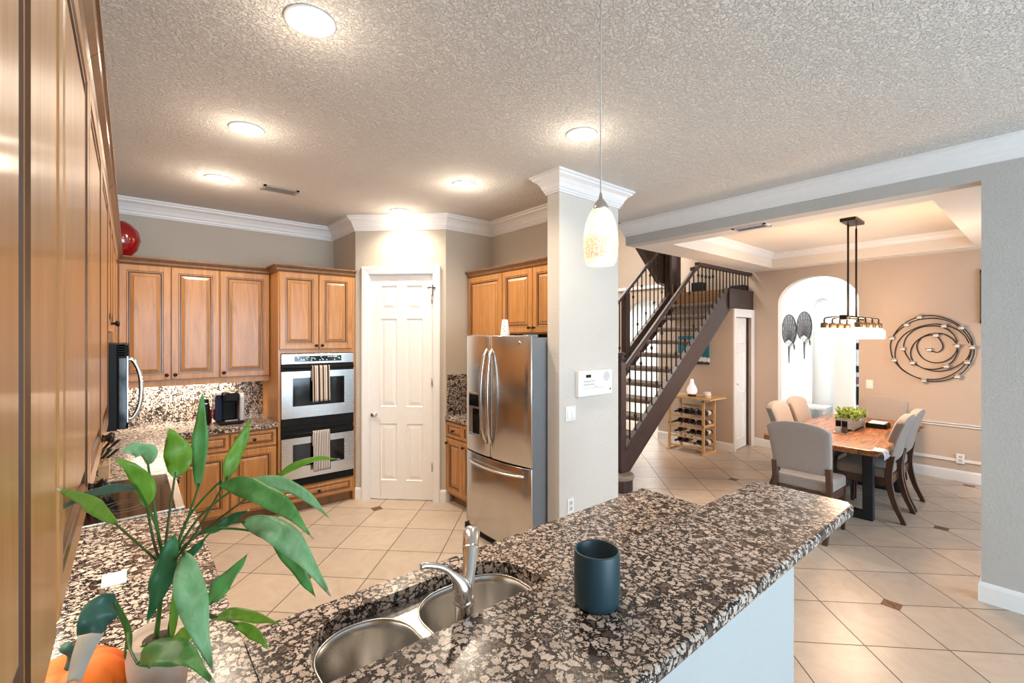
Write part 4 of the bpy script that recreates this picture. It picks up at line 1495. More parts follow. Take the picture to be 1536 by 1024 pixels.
# fleck density: a broad decorated band low on the shade, lighter frit at the crown
band = ramp(nt, [(0.06, (0, 0, 0)), (0.12, (0.65, 0.65, 0.65)), (0.42, (0.55, 0.55, 0.55)), (0.52, (0, 0, 0)), (0.78, (0, 0, 0)), (1.0, (0.35, 0.35, 0.35))])
L(nt, mr.outputs[0], band.inputs[0])
mu = N(nt, 'ShaderNodeMath', operation='MULTIPLY')
fl = ramp(nt, [(0.40, (0, 0, 0)), (0.55, (1, 1, 1))])
L(nt, n1.outputs['Fac'], fl.inputs[0])
L(nt, fl.outputs[0], mu.inputs[0])
L(nt, band.outputs[0], mu.inputs[1])
mxc = N(nt, 'ShaderNodeMix', data_type='RGBA')
L(nt, mu.outputs[0], mxc.inputs['Factor'])
mxc.inputs['A'].default_value = (1.0, 0.90, 0.62, 1)
mxc.inputs['B'].default_value = (0.30, 0.13, 0.012, 1)
L(nt, mxc.outputs['Result'], b.inputs['Base Color'])
L(nt, mxc.outputs['Result'], b.inputs['Emission Color'])
b.inputs['Emission Strength'].default_value = 0.42
mb = MB().lathe([(0.027, 0.195), (0.040, 0.178), (0.052, 0.145), (0.059, 0.105), (0.061, 0.075), (0.058, 0.035), (0.052, 0.010), (0.047, 0.0), (0.044, 0.002), (0.050, 0.02), (0.054, 0.06), (0.05, 0.12), (0.03, 0.18)], (PX, PY, 2.0), 40)
obj('glass_shade', mb, m, r)

# ------------------------------------------------------------------ staircase
Y0, Y1 = 3.20, 4.20          # near and far stringer planes
SL = 0.795


def ztop(x):
    return 0.49 + SL * (x - 4.43)


r = thing('staircase', 'dark wood open staircase with carpeted treads, iron balusters and a landing', 'staircase', (5.6, 3.7, 0))
XL = 6.93                    # where the flight meets the landing
for y in (Y0, Y1 - 0.045):
    poly = [(4.30, 0.19), (4.46, 0.19), (XL + 0.06, 2.172), (XL + 0.06, ztop(XL + 0.0)), (XL, ztop(XL)), (4.35, ztop(4.35)), (4.30, 0.43)]
    mb = MB().prism(poly, y, y + 0.045, 'y')
    obj('stringer', mb, ESP, r, bevel=0.004)
mb = MB()
RISE = 0.189
for k_ in range(1, 13):
    z = RISE * k_
    x = 4.43 + (z - 0.415) / SL
    if k_ == 1:
        # rounded starting step that carries the newel
        pl = []
        for i in range(13):
            a = PI + PI * i / 12
            pl.append((4.30 + 0.17 * math.cos(a) * 1.0, 3.23 + 0.16 * math.sin(a)))
        pl = [(4.13, 4.15)] + [(4.13, 3.23)] + pl[1:-1] + [(4.47, 3.20), (4.47, 4.15)]
        o1 = MB().prism([(p[0] + 0.02 if p[0] < 4.2 else p[0], p[1] + 0.02 if p[1] < 3.2 else p[1]) for p in pl], 0.0, z - 0.055)
        obj('starting_step_riser', o1, ESP, r)
        o1 = MB().prism(pl, z - 0.055, z)
        obj('tread', o1, CARPET, r, bevel=0.02, seg=3)
    else:
        o1 = MB().box(x - 0.02, x + 0.262, Y0 + 0.045, Y1 - 0.045, z - 0.062, z)
        obj('tread', o1, CARPET, r, bevel=0.02, seg=3)
for y in (Y0, Y1 - 0.045):
    mb = MB().bar((4.38, y + 0.0225, ztop(4.38) + 0.012), (XL - 0.02, y + 0.0225, ztop(XL - 0.02) + 0.012), 0.062, 0.034)
    obj('shoe_rail', mb, ESP, r)
# landing with its fascia and oak riser
LZ = 2.46
mb = MB().box(XL + 0.025, 7.718, Y0 - 0.0, 4.29, LZ - 0.20, LZ)
ld = obj('landing', mb, CARPET, r)
mb = MB().box(XL - 0.035, 7.718, Y0 - 0.028, Y0 - 0.001, 2.178, 2.475).box(XL - 0.03, 7.718, Y0 - 0.034, Y0 - 0.001, 2.462, 2.478)
obj('landing_fascia', mb, ESP, r)
mb = MB().box(XL + 0.008, XL + 0.024, Y0 + 0.046, Y1 - 0.046, LZ - 0.21, LZ + 0.012)
obj('landing_riser', mb, LANDW, r, 'orange-brown oak riser under the landing edge')
# second oak riser where the upper flight leaves the landing
mb = MB().box(7.10, 7.66, 4.30, 4.32, LZ, LZ + 0.19)
obj('upper_riser', mb, LANDW, r, 'orange-brown oak riser at the start of the upper flight')
# newel at the foot: square post with turned neck
NX, NY = 4.335, 3.245
mb = MB().box(NX - 0.047, NX + 0.047, NY - 0.047, NY + 0.047, 0.19, 1.455)
nw = obj('newel_post', mb, ESP, r, bevel=0.006)
mb = MB().lathe([(0.047, 1.455), (0.030, 1.462), (0.028, 1.475), (0.050, 1.490), (0.052, 1.502), (0.034, 1.515), (0.030, 1.528), (0.058, 1.545), (0.060, 1.558), (0.03, 1.572), (0, 1.575)], (NX, NY, 0), 20)
obj('newel_cap', mb, ESP, nw)


def railing(name, y, x0, x1, rail0, mid=None):
    """handrail with iron balusters standing on the stringer"""
    def zr(x):
        return 1.40 + 0.818 * (x - 4.40) + rail0
    prof = [(-0.030, -0.02), (0.030, -0.02), (0.034, 0.0), (0.026, 0.022), (0.012, 0.030), (-0.012, 0.030), (-0.026, 0.022), (-0.034, 0.0)]
    vs = []
    for x in (x0, x1):
        for a, b_ in prof:
            vs.append((x, y + a, zr(x) + b_))
    n = 8
    mb = MB().add(vs, [(i, (i + 1) % n, n + (i + 1) % n, n + i) for i in range(n)] + [tuple(range(n)), tuple(range(n, 2 * n))])
    rl = obj(name, mb, ESP, r)
    k = 0
    x = x0 + 0.10
    while x < x1 - 0.03:
        zb, zt = ztop(x) - 0.005, zr(x) - 0.015
        mb = MB().box(x - 0.0065, x + 0.0065, y - 0.0065, y + 0.0065, zb, zt)
        ks = (0.62,) if k % 2 else (0.38, 0.80)
        for f in ((0.22,) if k % 2 else (0.78,)):
            zc = zb + (zt - zb) * f
            mb.lathe([(0.006, -0.030), (0.012, -0.022), (0.020, 0), (0.012, 0.022), (0.006, 0.030)], (x, y, zc), 10)
        mb.box(x - 0.013, x + 0.013, y - 0.013, y + 0.013, zb, zb + 0.02)
        obj('baluster', mb, IRON, rl)
        x += 0.112
        k += 1
    return rl


railing('handrail', Y0 + 0.022, 4.38, 5.98, 0.0)
# the near rail steps up and turns level along the landing
mb = MB().bar((5.96, Y0 + 0.022, 2.675), (6.06, Y0 + 0.022, 2.735), 0.06, 0.05).box(5.90, 6.00, Y0 - 0.012, Y0 + 0.056, 2.655, 2.70)
mb.box(6.02, 7.718, Y0 - 0.010, Y0 + 0.052, 2.728, 2.778)
gr = obj('landing_handrail', mb, ESP, r)
x = 6.06
k_ = 0
while x < 7.70:
    zb = max(ztop(x) - 0.005, 0) if x < XL else 2.476
    mb = MB().box(x - 0.0065, x + 0.0065, Y0 + 0.0155, Y0 + 0.0285, zb, 2.73)
    if k_ < 5:
        zc = 2.60
        mb.lathe([(0.006, -0.030), (0.012, -0.022), (0.020, 0), (0.012, 0.022), (0.006, 0.030)], (x, Y0 + 0.022, zc if k_ < 4 else 2.62), 10)
    obj('baluster', mb, IRON, gr)
    x += 0.105
    k_ += 1
railing('far_handrail', Y1 - 0.022, 5.35, 7.02, -0.055)
mb = MB().box(5.66, 5.755, Y1 - 0.070, Y1 + 0.025, 1.45, 2.40)
obj('mid_post', mb, ESP, r, bevel=0.005)
# upper flight turning back over the hall
poly = [(5.6, 3.76), (6.861, 2.655), (7.15, 2.605), (7.15, 2.70), (7.15, 3.0), (5.6, 4.32)]
obj('upper_stringer', MB().prism(poly, 4.30, 4.40, 'y'), ESP, r)
obj('upper_newel', MB().box(7.24, 7.37, 4.235, 4.365, 2.46, 4.3), ESP, r, bevel=0.006)
obj('upper_newel', MB().box(6.93, 7.02, 4.20, 4.29, 2.30, 3.3), ESP, r, bevel=0.006)
mb = MB()
ur = obj('upper_handrail', MB().bar((7.2, 4.32, 3.55), (5.6, 4.32, 4.85), 0.06, 0.05), ESP, r)
for k_ in range(8):
    x = 7.08 - 0.11 * k_
    obj('baluster', MB().box(x - 0.0065, x + 0.0065, 4.315, 4.328, 2.72 + 0.82 * (7.08 - x), 3.62 + 0.82 * (7.08 - x)), IRON, ur)

mb = MB()
DARKB = plain('black_woven_basket', (0.015, 0.015, 0.017), 0.7, var=0.3, vscale=90)
mb.box(7.40, 7.58, 3.88, 4.06, LZ + 0.001, LZ + 0.21).box(7.42, 7.56, 3.90, 4.04, LZ + 0.21, LZ + 0.215)
o = obj('storage_box', mb, DARKB, loc=(7.5, 3.96, LZ), bevel=0.012)
tag(o, 'small black box on the stair landing behind the balusters', 'box')
mb = MB().box(7.52, 7.71, 3.24, 3.46, LZ + 0.001, LZ + 0.12)
o = obj('storage_box', mb, DARKB, loc=(7.62, 3.35, LZ), bevel=0.012)
tag(o, 'low black box at the end of the landing against the wall', 'box')

# ------------------------------------------------------------------ under the stairs
# painting on the closet wall, teal sea with white waves
m, nt, b = new_mat('teal_wave_painting')
setb(b, (0.02, 0.16, 0.22), 0.5)
tc = N(nt, 'ShaderNodeTexCoord')
sp4 = N(nt, 'ShaderNodeSeparateXYZ')
L(nt, tc.outputs['Object'], sp4.inputs[0])
nz = noise(nt, tc.outputs['Object'], 9, 4, 0.6)
ad = N(nt, 'ShaderNodeMath', operation='MULTIPLY_ADD')
L(nt, nz.outputs['Fac'], ad.inputs[0])
ad.inputs[1].default_value = 0.10
L(nt, sp4.outputs[2], ad.inputs[2])
rp = ramp(nt, [(0.0, (0.03, 0.035, 0.04)), (0.085, (0.03, 0.035, 0.04)), (0.10, (0.75, 0.82, 0.84)), (0.155, (0.70, 0.80, 0.83)), (0.17, (0.015, 0.14, 0.20)), (0.5, (0.02, 0.21, 0.29)), (0.8, (0.10, 0.42, 0.50))])
L(nt, ad.outputs[0], rp.inputs[0])
L(nt, rp.outputs[0], b.inputs['Base Color'])
mb = MB().box(6.972, 6.999, 3.535, 4.06, 1.310, 1.76)
o = obj('painting', mb, m, loc=(6.985, 3.8, 1.31))
tag(o, 'teal sea painting with white waves on the wall under the stairs', 'painting')
TEAL = plain('teal_canvas', (0.12, 0.42, 0.44), 0.6, var=0.12, vscale=6)
mb = MB().box(8.965, 8.999, 5.06, 5.46, 0.98, 1.62)
o = obj('canvas', mb, TEAL, loc=(8.98, 5.3, 1.0))
tag(o, 'plain pale teal canvas seen between the open stair treads', 'painting')

# wine rack
RX0, RX1, RY0, RY1 = 6.455, 6.815, 3.345, 3.930
r = thing('wine_rack', 'pale pine wine rack table standing against the wall under the stairs', 'wine rack', ((RX0 + RX1) / 2, (RY0 + RY1) / 2, 0))
for x in (RX0, RX1 - 0.032):
    for y in (RY0, RY1 - 0.032):
        obj('post', MB().box(x, x + 0.032, y, y + 0.032, 0.03, 0.815), PINE, r)
for y in (RY0 - 0.004, RY1 - 0.040):
    obj('foot', MB().box(RX0 - 0.03, RX1 + 0.03, y, y + 0.044, 0.0, 0.032), PINE, r, bevel=0.004)
    obj('side_rail', MB().box(RX0, RX1, y + 0.012, y + 0.030, 0.40, 0.435).box(RX0, RX1, y + 0.012, y + 0.030, 0.775, 0.815), PINE, r)
obj('top', MB().box(RX0 - 0.05, RX1 + 0.09, RY0 - 0.12, RY1 + 0.04, 0.815, 0.838), PINE, r, bevel=0.004)
obj('back_rail', MB().box(RX1 - 0.030, RX1 - 0.014, RY0 + 0.03, RY1 - 0.03, 0.655, 0.685), PINE, r)
ROWS = (0.105, 0.255, 0.405, 0.555)
for z in ROWS:
    # scalloped front and back bearers
    for x in (RX0 + 0.006, RX1 - 0.024):
        pl = [(RY0 + 0.03, z - 0.035)]
        n = 40
        ys = [RY0 + 0.03 + (RY1 - RY0 - 0.06) * i / n for i in range(n + 1)]
        top = [(y, z - 0.004 - 0.012 * abs(math.sin(PI * (y - RY0 - 0.03) / ((RY1 - RY0 - 0.06) / 5)))) for y in ys]
        mb = MB().prism(pl + top + [(RY1 - 0.03, z - 0.035)], x, x + 0.018, 'x')
        obj('bottle_bearer', mb, PINE, r)
GLASSD = plain('dark_bottle_glass', (0.010, 0.012, 0.010), 0.08, var=0.1)
GLASSR = plain('dark_red_wine_glass', (0.045, 0.006, 0.008), 0.08, var=0.1)
CAPS = [plain('black_capsule', (0.012, 0.012, 0.014), 0.35), plain('red_capsule', (0.20, 0.012, 0.02), 0.35), plain('violet_capsule', (0.05, 0.02, 0.09), 0.35)]
LABELS = [plain('cream_wine_label', (0.60, 0.57, 0.52), 0.7), plain('white_wine_label', (0.72, 0.72, 0.72), 0.7), plain('grey_wine_label', (0.25, 0.25, 0.26), 0.7)]
BOT = [(0.0, 0.005), (0.030, 0), (0.0365, 0.006), (0.0375, 0.02), (0.0375, 0.185), (0.033, 0.205), (0.018, 0.235), (0.0145, 0.25), (0.0140, 0.30), (0.0155, 0.302), (0.0155, 0.315), (0, 0.316)]
order = ['first', 'second', 'third', 'fourth', 'fifth']
rown = ['bottom', 'third', 'second', 'top']
full = {3: (0, 1, 2, 3, 4), 2: (0, 1, 2, 3, 4), 1: (0, 2, 3, 4), 0: (0, 1, 3, 4)}
cw = (RY1 - RY0 - 0.06) / 5
rb = random.Random(11)
for rw in (3, 2, 1, 0):
    for n_, ci in enumerate(full[rw]):
        y = RY1 - 0.03 - cw * (ci + 0.5)
        g = rb.choice([GLASSD, GLASSD, GLASSR])
        MBt = Matrix.Translation((RX1 + 0.015, y, ROWS[rw] + 0.0365)) @ Matrix.Rotation(-PI / 2, 4, 'Y') @ Matrix.Rotation(0.03, 4, 'X')
        mb = MB().lathe(BOT[:8], n=18, M=MBt).lathe([(0.0158, 0.245), (0.0160, 0.30), (0.0165, 0.317), (0, 0.318)], n=18, mi=1, M=MBt).lathe([(0.0380, 0.06), (0.0382, 0.062), (0.0382, 0.150), (0.0380, 0.152)], n=18, mi=2, M=MBt)
        o = obj('wine_bottle', mb, [g, rb.choice(CAPS), rb.choice(LABELS)], loc=(RX0 + 0.1, y, ROWS[rw]))
        tag(o, 'dark wine bottle lying %s from the left on the %s row of the rack' % (order[n_], rown[rw]), 'bottle', 'wine bottles in the rack')

r = thing('aroma_diffuser', 'pinkish white teardrop diffuser with a dark base on the wine rack', 'diffuser', (6.60, 3.61, 0.839))
mb = MB().lathe([(0.052, 0), (0.060, 0.006), (0.062, 0.030), (0.058, 0.036)], (6.60, 3.61, 0.839), 28)
obj('base', mb, plain('dark_walnut_base', (0.05, 0.022, 0.014), 0.4), r)
mb = MB().lathe([(0.060, 0.036), (0.074, 0.075), (0.074, 0.105), (0.060, 0.145), (0.040, 0.180), (0.027, 0.215), (0.022, 0.255), (0.018, 0.262), (0.016, 0.255), (0, 0.25)], (6.60, 3.61, 0.839), 32)
obj('glass_body', mb, emis('diffuser_glass', (1.0, 0.80, 0.80), 0.25, (0.85, 0.72, 0.72)), r)
r = thing('candle_jar', 'small white ceramic candle jar with a band and a lid, right of the diffuser', 'jar', (6.62, 3.385, 0.839))
mb = MB().lathe([(0.055, 0), (0.060, 0.006), (0.060, 0.050), (0.055, 0.054)], (6.62, 3.385, 0.839), 24)
obj('jar_body', mb, WHITEC, r)
mb = MB().lathe([(0.0605, 0.016), (0.0612, 0.018), (0.0612, 0.034), (0.0605, 0.036)], (6.62, 3.385, 0.839), 24)
obj('band', mb, PINE, r)
mb = MB().lathe([(0.052, 0.054), (0.056, 0.058), (0.056, 0.078), (0.050, 0.084), (0, 0.085)], (6.62, 3.385, 0.839), 24)
obj('lid', mb, WHITEC, r)

# ------------------------------------------------------------------ dining table and chairs
r = thing('dining_table', 'live-edge wooden dining table on dark steel frame legs', 'table', (5.95, 1.46, 0))
tz0, tz1 = 0.705, 0.755
rt = random.Random(5)
near, farr = [], []
for i in range(25):
    x = 4.95 + 2.02 * i / 24
    w = 0.018 * math.sin(i * 0.9 + 0.5) + 0.012 * math.sin(i * 2.1)
    near.append((x, 0.995 + w * 0.6))
    farr.append((x, 1.925 + w))
pl = near + farr[::-1]
mb = MB().prism(pl, tz0, tz1)
obj('tabletop', mb, TABLEW, r, bevel=0.012, seg=3)
for x in (5.39, 6.61):
    mb = MB()
    mb.box(x, x + 0.075, 1.135, 1.215, 0.0, tz0).box(x, x + 0.075, 1.705, 1.785, 0.0, tz0)
    mb.box(x, x + 0.075, 1.215, 1.705, 0.0, 0.075).box(x, x + 0.075, 1.215, 1.705, tz0 - 0.06, tz0)
    obj('leg_frame', mb, IRONB, r, bevel=0.003)
obj('stretcher', MB().box(5.465, 6.61, 1.425, 1.495, 0.18, 0.26), IRONB, r)


def make_chair(label, loc, rz):
    """faces +Y: seat front at +Y, backrest at -Y"""
    t = thing('dining_chair', label, 'chair', (0, 0, 0), 'upholstered dining chairs')
    # seat cushion
    mb = MB()
    n = 8
    pl = [(-0.222, -0.20), (0.222, -0.20), (0.234, 0.185), (0.20, 0.205), (-0.20, 0.205), (-0.234, 0.185)]
    mb.prism(pl, 0.395, 0.495)
    obj('seat', mb, FABRIC, t, bevel=0.022, seg=3)
    # backrest: padded slab, bowed top, leaning and slightly curved
    vs, fs = [], []
    nx, nz = 12, 10
    for side in (0, 1):
        for j in range(nz + 1):
            for i in range(nx + 1):
                u_ = i / nx * 2 - 1
                hh = 0.955 + 0.048 * (1 - abs(u_) ** 2.4) - 0.012 * max(0, abs(u_) - 0.9) * 10
                tt = j / nz
                z = 0.555 + (hh - 0.555) * tt
                half = 0.225 + 0.022 * tt
                y = -0.215 - 0.105 * tt ** 1.5 + 0.012 * (u_ * u_)
                th = 0.042 if 0 < i < nx and 0 < j < nz else 0.032
                vs.append((u_ * half, y + (th if side else -th), z))
    m_ = (nx + 1)
    for side in (0, 1):
        b0 = side * m_ * (nz + 1)
        for j in range(nz):
            for i in range(nx):
                fs.append((b0 + j * m_ + i, b0 + j * m_ + i + 1, b0 + (j + 1) * m_ + i + 1, b0 + (j + 1) * m_ + i))
    b1 = m_ * (nz + 1)
    for i in range(nx):
        fs.append((i, i + 1, b1 + i + 1, b1 + i))
        a = nz * m_
        fs.append((a + i, a + i + 1, b1 + a + i + 1, b1 + a + i))
    for j in range(nz):
        fs.append((j * m_, (j + 1) * m_, b1 + (j + 1) * m_, b1 + j * m_))
        fs.append((j * m_ + nx, (j + 1) * m_ + nx, b1 + (j + 1) * m_ + nx, b1 + j * m_ + nx))
    bk = obj('backrest', MB().add(vs, fs, 0, True), FABRIC, t, bevel=0.010, seg=2)
    # apron rails
    mb = MB().box(-0.21, 0.21, -0.215, -0.195, 0.325, 0.398).box(-0.21, 0.21, 0.160, 0.180, 0.325, 0.398).box(-0.225, -0.205, -0.20, 0.175, 0.325, 0.398).box(0.205, 0.225, -0.20, 0.175, 0.325, 0.398)
    obj('apron', mb, WALNUT, t)
    for sx in (-1, 1):
        mb = MB()
        x = sx * 0.212
        mb.add([(x - 0.021, 0.150, 0.395), (x + 0.021, 0.150, 0.395), (x + 0.021, 0.192, 0.395), (x - 0.021, 0.192, 0.395), (x - 0.015, 0.156, 0), (x + 0.015, 0.156, 0), (x + 0.015, 0.186, 0), (x - 0.015, 0.186, 0)], [(0, 1, 2, 3), (7, 6, 5, 4), (0, 4, 5, 1), (1, 5, 6, 2), (2, 6, 7, 3), (3, 7, 4, 0)])
        obj('leg', mb, WALNUT, t, bevel=0.002)
        pts = [(x, -0.325, 0.012), (x, -0.262, 0.16), (x, -0.222, 0.32), (x, -0.214, 0.45), (x, -0.235, 0.62)]
        mb = MB()
        c_ = catmull(pts, 5)
        vs2 = []
        for i, p in enumerate(c_):
            w_ = 0.019 + 0.007 * min(1, i / 10)
            for a_, b_ in ((-1, -1), (1, -1), (1, 1), (-1, 1)):
                vs2.append((p.x + a_ * 0.020, p.y + b_ * w_, p.z if i else 0.0))
        fs2 = []
        for i in range(len(c_) - 1):
            for j in range(4):
                fs2.append((i * 4 + j, i * 4 + (j + 1) % 4, (i + 1) * 4 + (j + 1) % 4, (i + 1) * 4 + j))
        fs2 += [(0, 1, 2, 3), tuple(range((len(c_) - 1) * 4, len(c_) * 4))]
        mb.add(vs2, fs2)
        obj('leg', mb, WALNUT, t, bevel=0.002)
    t.location = loc
    t.rotation_euler = (0, 0, rz)
    return t


ch = make_chair('beige dining chair at the near head of the table, its back to the kitchen', (4.80, 1.475, 0), -PI / 2)
dup(ch, (5.735, 1.255, 0), 0, 'dining chair on the right side of the table, the one nearer the granite bar')
dup(ch, (6.24, 1.255, 0), 0, 'dining chair on the right side of the table, the one closer to the peach wall')
dup(ch, (5.77, 1.80, 0), PI, 'dining chair on the left side of the table, next to the near head chair')
dup(ch, (6.36, 1.80, 0), PI, 'dining chair on the left side of the table, in front of the white arch')
dup(ch, (6.98, 1.43, 0), PI / 2, 'dining chair at the far head of the table against the peach wall')

# table-top things
r = thing('planter', 'small whitewashed wooden planter box with bushy green leaves on the table', 'planter', (6.02, 1.46, tz1))
WWASH = wood('whitewashed_wood', (0.30, 0.33, 0.38), (0.62, 0.64, 0.68), (6, 6, 20), 0.6, 0.0)
mb = MB()
a0, a1, b0, b1 = 5.83, 6.24, 1.385, 1.535
mb.box(a0 + 0.011, a1 - 0.011, b0, b0 + 0.012, tz1 + 0.015, tz1 + 0.125).box(a0 + 0.011, a1 - 0.011, b1 - 0.012, b1, tz1 + 0.015, tz1 + 0.125).box(a0, a0 + 0.012, b0, b1, tz1 + 0.015, tz1 + 0.125).box(a1 - 0.012, a1, b0, b1, tz1 + 0.015, tz1 + 0.125).box(a0 + 0.006, a1 - 0.006, b0 + 0.006, b1 - 0.006, tz1 + 0.017, tz1 + 0.10)
obj('box', mb, WWASH, r)
for x in (a0 + 0.02, a1 - 0.05):
    for y in (b0 + 0.005, b1 - 0.03):
        obj('foot', MB().box(x, x + 0.03, y, y + 0.025, tz1 + 0.0005, tz1 + 0.015), WWASH, r)
GR1 = leafmat('succulent_green', (0.10, 0.19, 0.03), (0.32, 0.42, 0.09))
mb = MB()
rg = random.Random(2)
for i in range(420):
    px_ = a0 - 0.01 + (a1 - a0 + 0.02) * rg.random()
    py_ = b0 - 0.02 + (b1 - b0 + 0.04) * rg.random()
    e = 1 - ((px_ - (a0 + a1) / 2) / 0.22) ** 2 * 0.5
    pz = tz1 + 0.10 + rg.random() * 0.10 * e
    a = rg.random() * 2 * PI
    d = Vector((math.cos(a), math.sin(a), 0.35 + rg.random() * 0.9)).normalized()
    s = d.cross(Vector((0, 0, 1))).normalized() * (0.010 + 0.006 * rg.random())
    p = Vector((px_, py_, pz))
    ln = 0.035 + 0.03 * rg.random()
    up = d.cross(s).normalized() * 0.004
    mb.add([p, p + d * ln * 0.5 + s + up, p + d * ln, p + d * ln * 0.5 - s + up, p + d * ln * 0.5 - up], [(0, 1, 2, 4), (0, 4, 2, 3)], 0, True)
obj('foliage', mb, GR1, r)
GLAS, nt, b = new_mat('clear_glass')
setb(b, (0.85, 0.87, 0.88), 0.05, trans=0.75, ior=1.3)
for lab, y, cl in (('salt', 1.470, (0.75, 0.75, 0.74)), ('pepper', 1.415, (0.10, 0.085, 0.075))):
    r = thing('%s_shaker' % lab, 'glass %s shaker with a black top beside the planter, the %s one' % (lab, 'left' if lab == 'salt' else 'right'), 'shaker', (5.62, y, tz1))
    mb = MB().lathe([(0.024, 0), (0.026, 0.004), (0.024, 0.055), (0.020, 0.062)], (5.62, y, tz1 + 0.012), 18)
    obj('glass', mb, plain('%s_fill' % lab, cl, 0.25, var=0.2, vscale=150), r)
    mb = MB().lathe([(0.024, 0.060), (0.024, 0.115), (0.020, 0.120), (0, 0.121)], (5.62, y, tz1 + 0.012), 18)
    obj('top', mb, BLACKP, r)
mb = MB().box(5.575, 5.665, 1.375, 1.51, tz1 + 0.0005, tz1 + 0.0115)
o = obj('shaker_tray', mb, CHROME, loc=(5.62, 1.44, tz1), bevel=0.003)
tag(o, 'small bright metal tray under the salt and pepper shakers', 'tray')
r = thing('napkin_tray', 'dark tray holding white napkins right of the planter', 'tray', (6.30, 1.31, tz1))
mb = MB()
mb.box(6.20, 6.40, 1.19, 1.37, tz1 + 0.0005, tz1 + 0.010).box(6.20, 6.40, 1.19, 1.198, tz1 + 0.01, tz1 + 0.05).box(6.20, 6.40, 1.362, 1.37, tz1 + 0.01, tz1 + 0.05).box(6.20, 6.208, 1.19, 1.37, tz1 + 0.01, tz1 + 0.05).box(6.392, 6.40, 1.19, 1.37, tz1 + 0.01, tz1 + 0.05)
obj('tray', mb, BLACKP, r)
mb = MB().box(6.218, 6.382, 1.21, 1.352, tz1 + 0.012, tz1 + 0.058)
o = obj('napkin_stack', mb, plain('napkin_paper', (0.80, 0.78, 0.74), 0.9), loc=(6.3, 1.31, tz1 + 0.01), bevel=0.004)
tag(o, 'stack of white napkins in the dark tray on the dining table', 'napkins')
# crumpled silvery wrap on the table's near corner
mb = MB()
vs, fs = [], []
rc = random.Random(9)
n = 12
for j in range(n + 1):
    for i in range(n + 1):
        u_, v_ = i / n, j / n
        x = 4.925 + 0.17 * u_
        q = v_ * 0.155
        if q < 0.075:
            y, z = 1.055 - q, tz1 + 0.006
        elif q < 0.11:
            a = (q - 0.075) / 0.035 * PI / 2
            y, z = 0.985 - 0.022 * math.sin(a), tz1 + 0.006 - 0.022 * (1 - math.cos(a))
        else:
            y, z = 0.960, tz1 - 0.016 - (q - 0.11)
        vs.append((x + rc.uniform(-.004, .004), y - abs(rc.gauss(0, .004)), z + abs(rc.gauss(0, .004))))
for j in range(n):
    for i in range(n):
        fs.append((j * (n + 1) + i, j * (n + 1) + i + 1, (j + 1) * (n + 1) + i + 1, (j + 1) * (n + 1) + i))
mb.add(vs, fs, 0, True)
o = obj('corner_wrap', mb, plain('silvery_wrap', (0.52, 0.52, 0.58), 0.35, 0.25, var=0.2, vscale=40), loc=(5.0, 1.0, tz1))
s_ = o.modifiers.new('thick', 'SOLIDIFY')
s_.thickness = 0.002
tag(o, 'crumpled silvery wrap over the near right corner of the dining table', 'wrap')

# ------------------------------------------------------------------ dining lamp
r = thing('chandelier', 'linear dark metal chandelier with eight glowing jar shades over the dining table', 'chandelier', (5.95, 1.43, 1.7))
obj('canopy', MB().box(5.78, 6.12, 1.36, 1.50, 2.965, 2.999), BRONZE, r, bevel=0.004)
for x in (5.80, 6.10):
    mb = MB().cyl((x, 1.43, 1.955), (x, 1.43, 2.93), 0.0095, n=12).tube([(x + 0.010 * math.cos(a), 1.43, 2.945 + 0.016 * math.sin(a)) for a in [i * PI / 8 for i in range(16)]], 0.003, 6, closed=True)
    obj('rod', mb, BRONZE, r)
mb = MB().box(5.66, 6.24, 1.413, 1.447, 1.935, 1.962).box(5.62, 5.67, 1.40, 1.46, 1.925, 1.972).box(6.23, 6.28, 1.40, 1.46, 1.925, 1.972)
obj('centre_bar', mb, BRONZE, r)
m, nt, b = new_mat('glowing_jar_glass')
setb(b, (0.95, 0.92, 0.85), 0.1, emit=(1.0, 0.91, 0.78), es=0.72)
n_ = noise(nt, coords(nt), 60, 2)
rp = ramp(nt, [(0.3, (1.0, 0.86, 0.68)), (0.6, (1.0, 0.94, 0.84))])
L(nt, n_.outputs['Fac'], rp.inputs[0])
L(nt, rp.outputs[0], b.inputs['Emission Color'])
JAR = m
for sgn in (-1, 1):
    for i in range(4):
        x = 5.555 + 0.263 * i
        y = 1.43 + sgn * 0.145
        hub = 5.645 if i < 2 else 6.255
        am = catmull([(min(max(x, 5.66), 6.24), 1.43 + sgn * 0.012, 1.950), (x, 1.43 + sgn * 0.075, 1.952), (x, y - sgn * 0.012, 1.945), (x, y, 1.930), (x, y, 1.893)], 5)
        a_ = obj('arm', MB().tube(am, 0.0075, 10), BRONZE, r)
        mb = MB().lathe([(0.012, 0.060), (0.030, 0.055), (0.034, 0.048), (0.034, 0.0), (0.030, -0.004)], (x, y, 1.838), 20)
        obj('jar_lid', mb, plain('aged_brass', (0.24, 0.15, 0.08), 0.35, 0.8) if 'aged_brass' not in bpy.data.materials else bpy.data.materials['aged_brass'], r)
        mb = MB().lathe([(0.034, 0.118), (0.036, 0.108), (0.054, 0.092), (0.060, 0.078), (0.060, 0.008), (0.057, 0.0), (0.052, 0.003), (0.054, 0.07), (0.03, 0.10)], (x, y, 1.725), 24)
        obj('jar_shade', mb, JAR, r, 'glowing glass jar')
for i in range(3):
    lamp('POINT', 'chandelier_bulb', (5.65 + 0.3 * i, 1.43, 1.70), 17, (1.0, 0.66, 0.42), size=0.10)

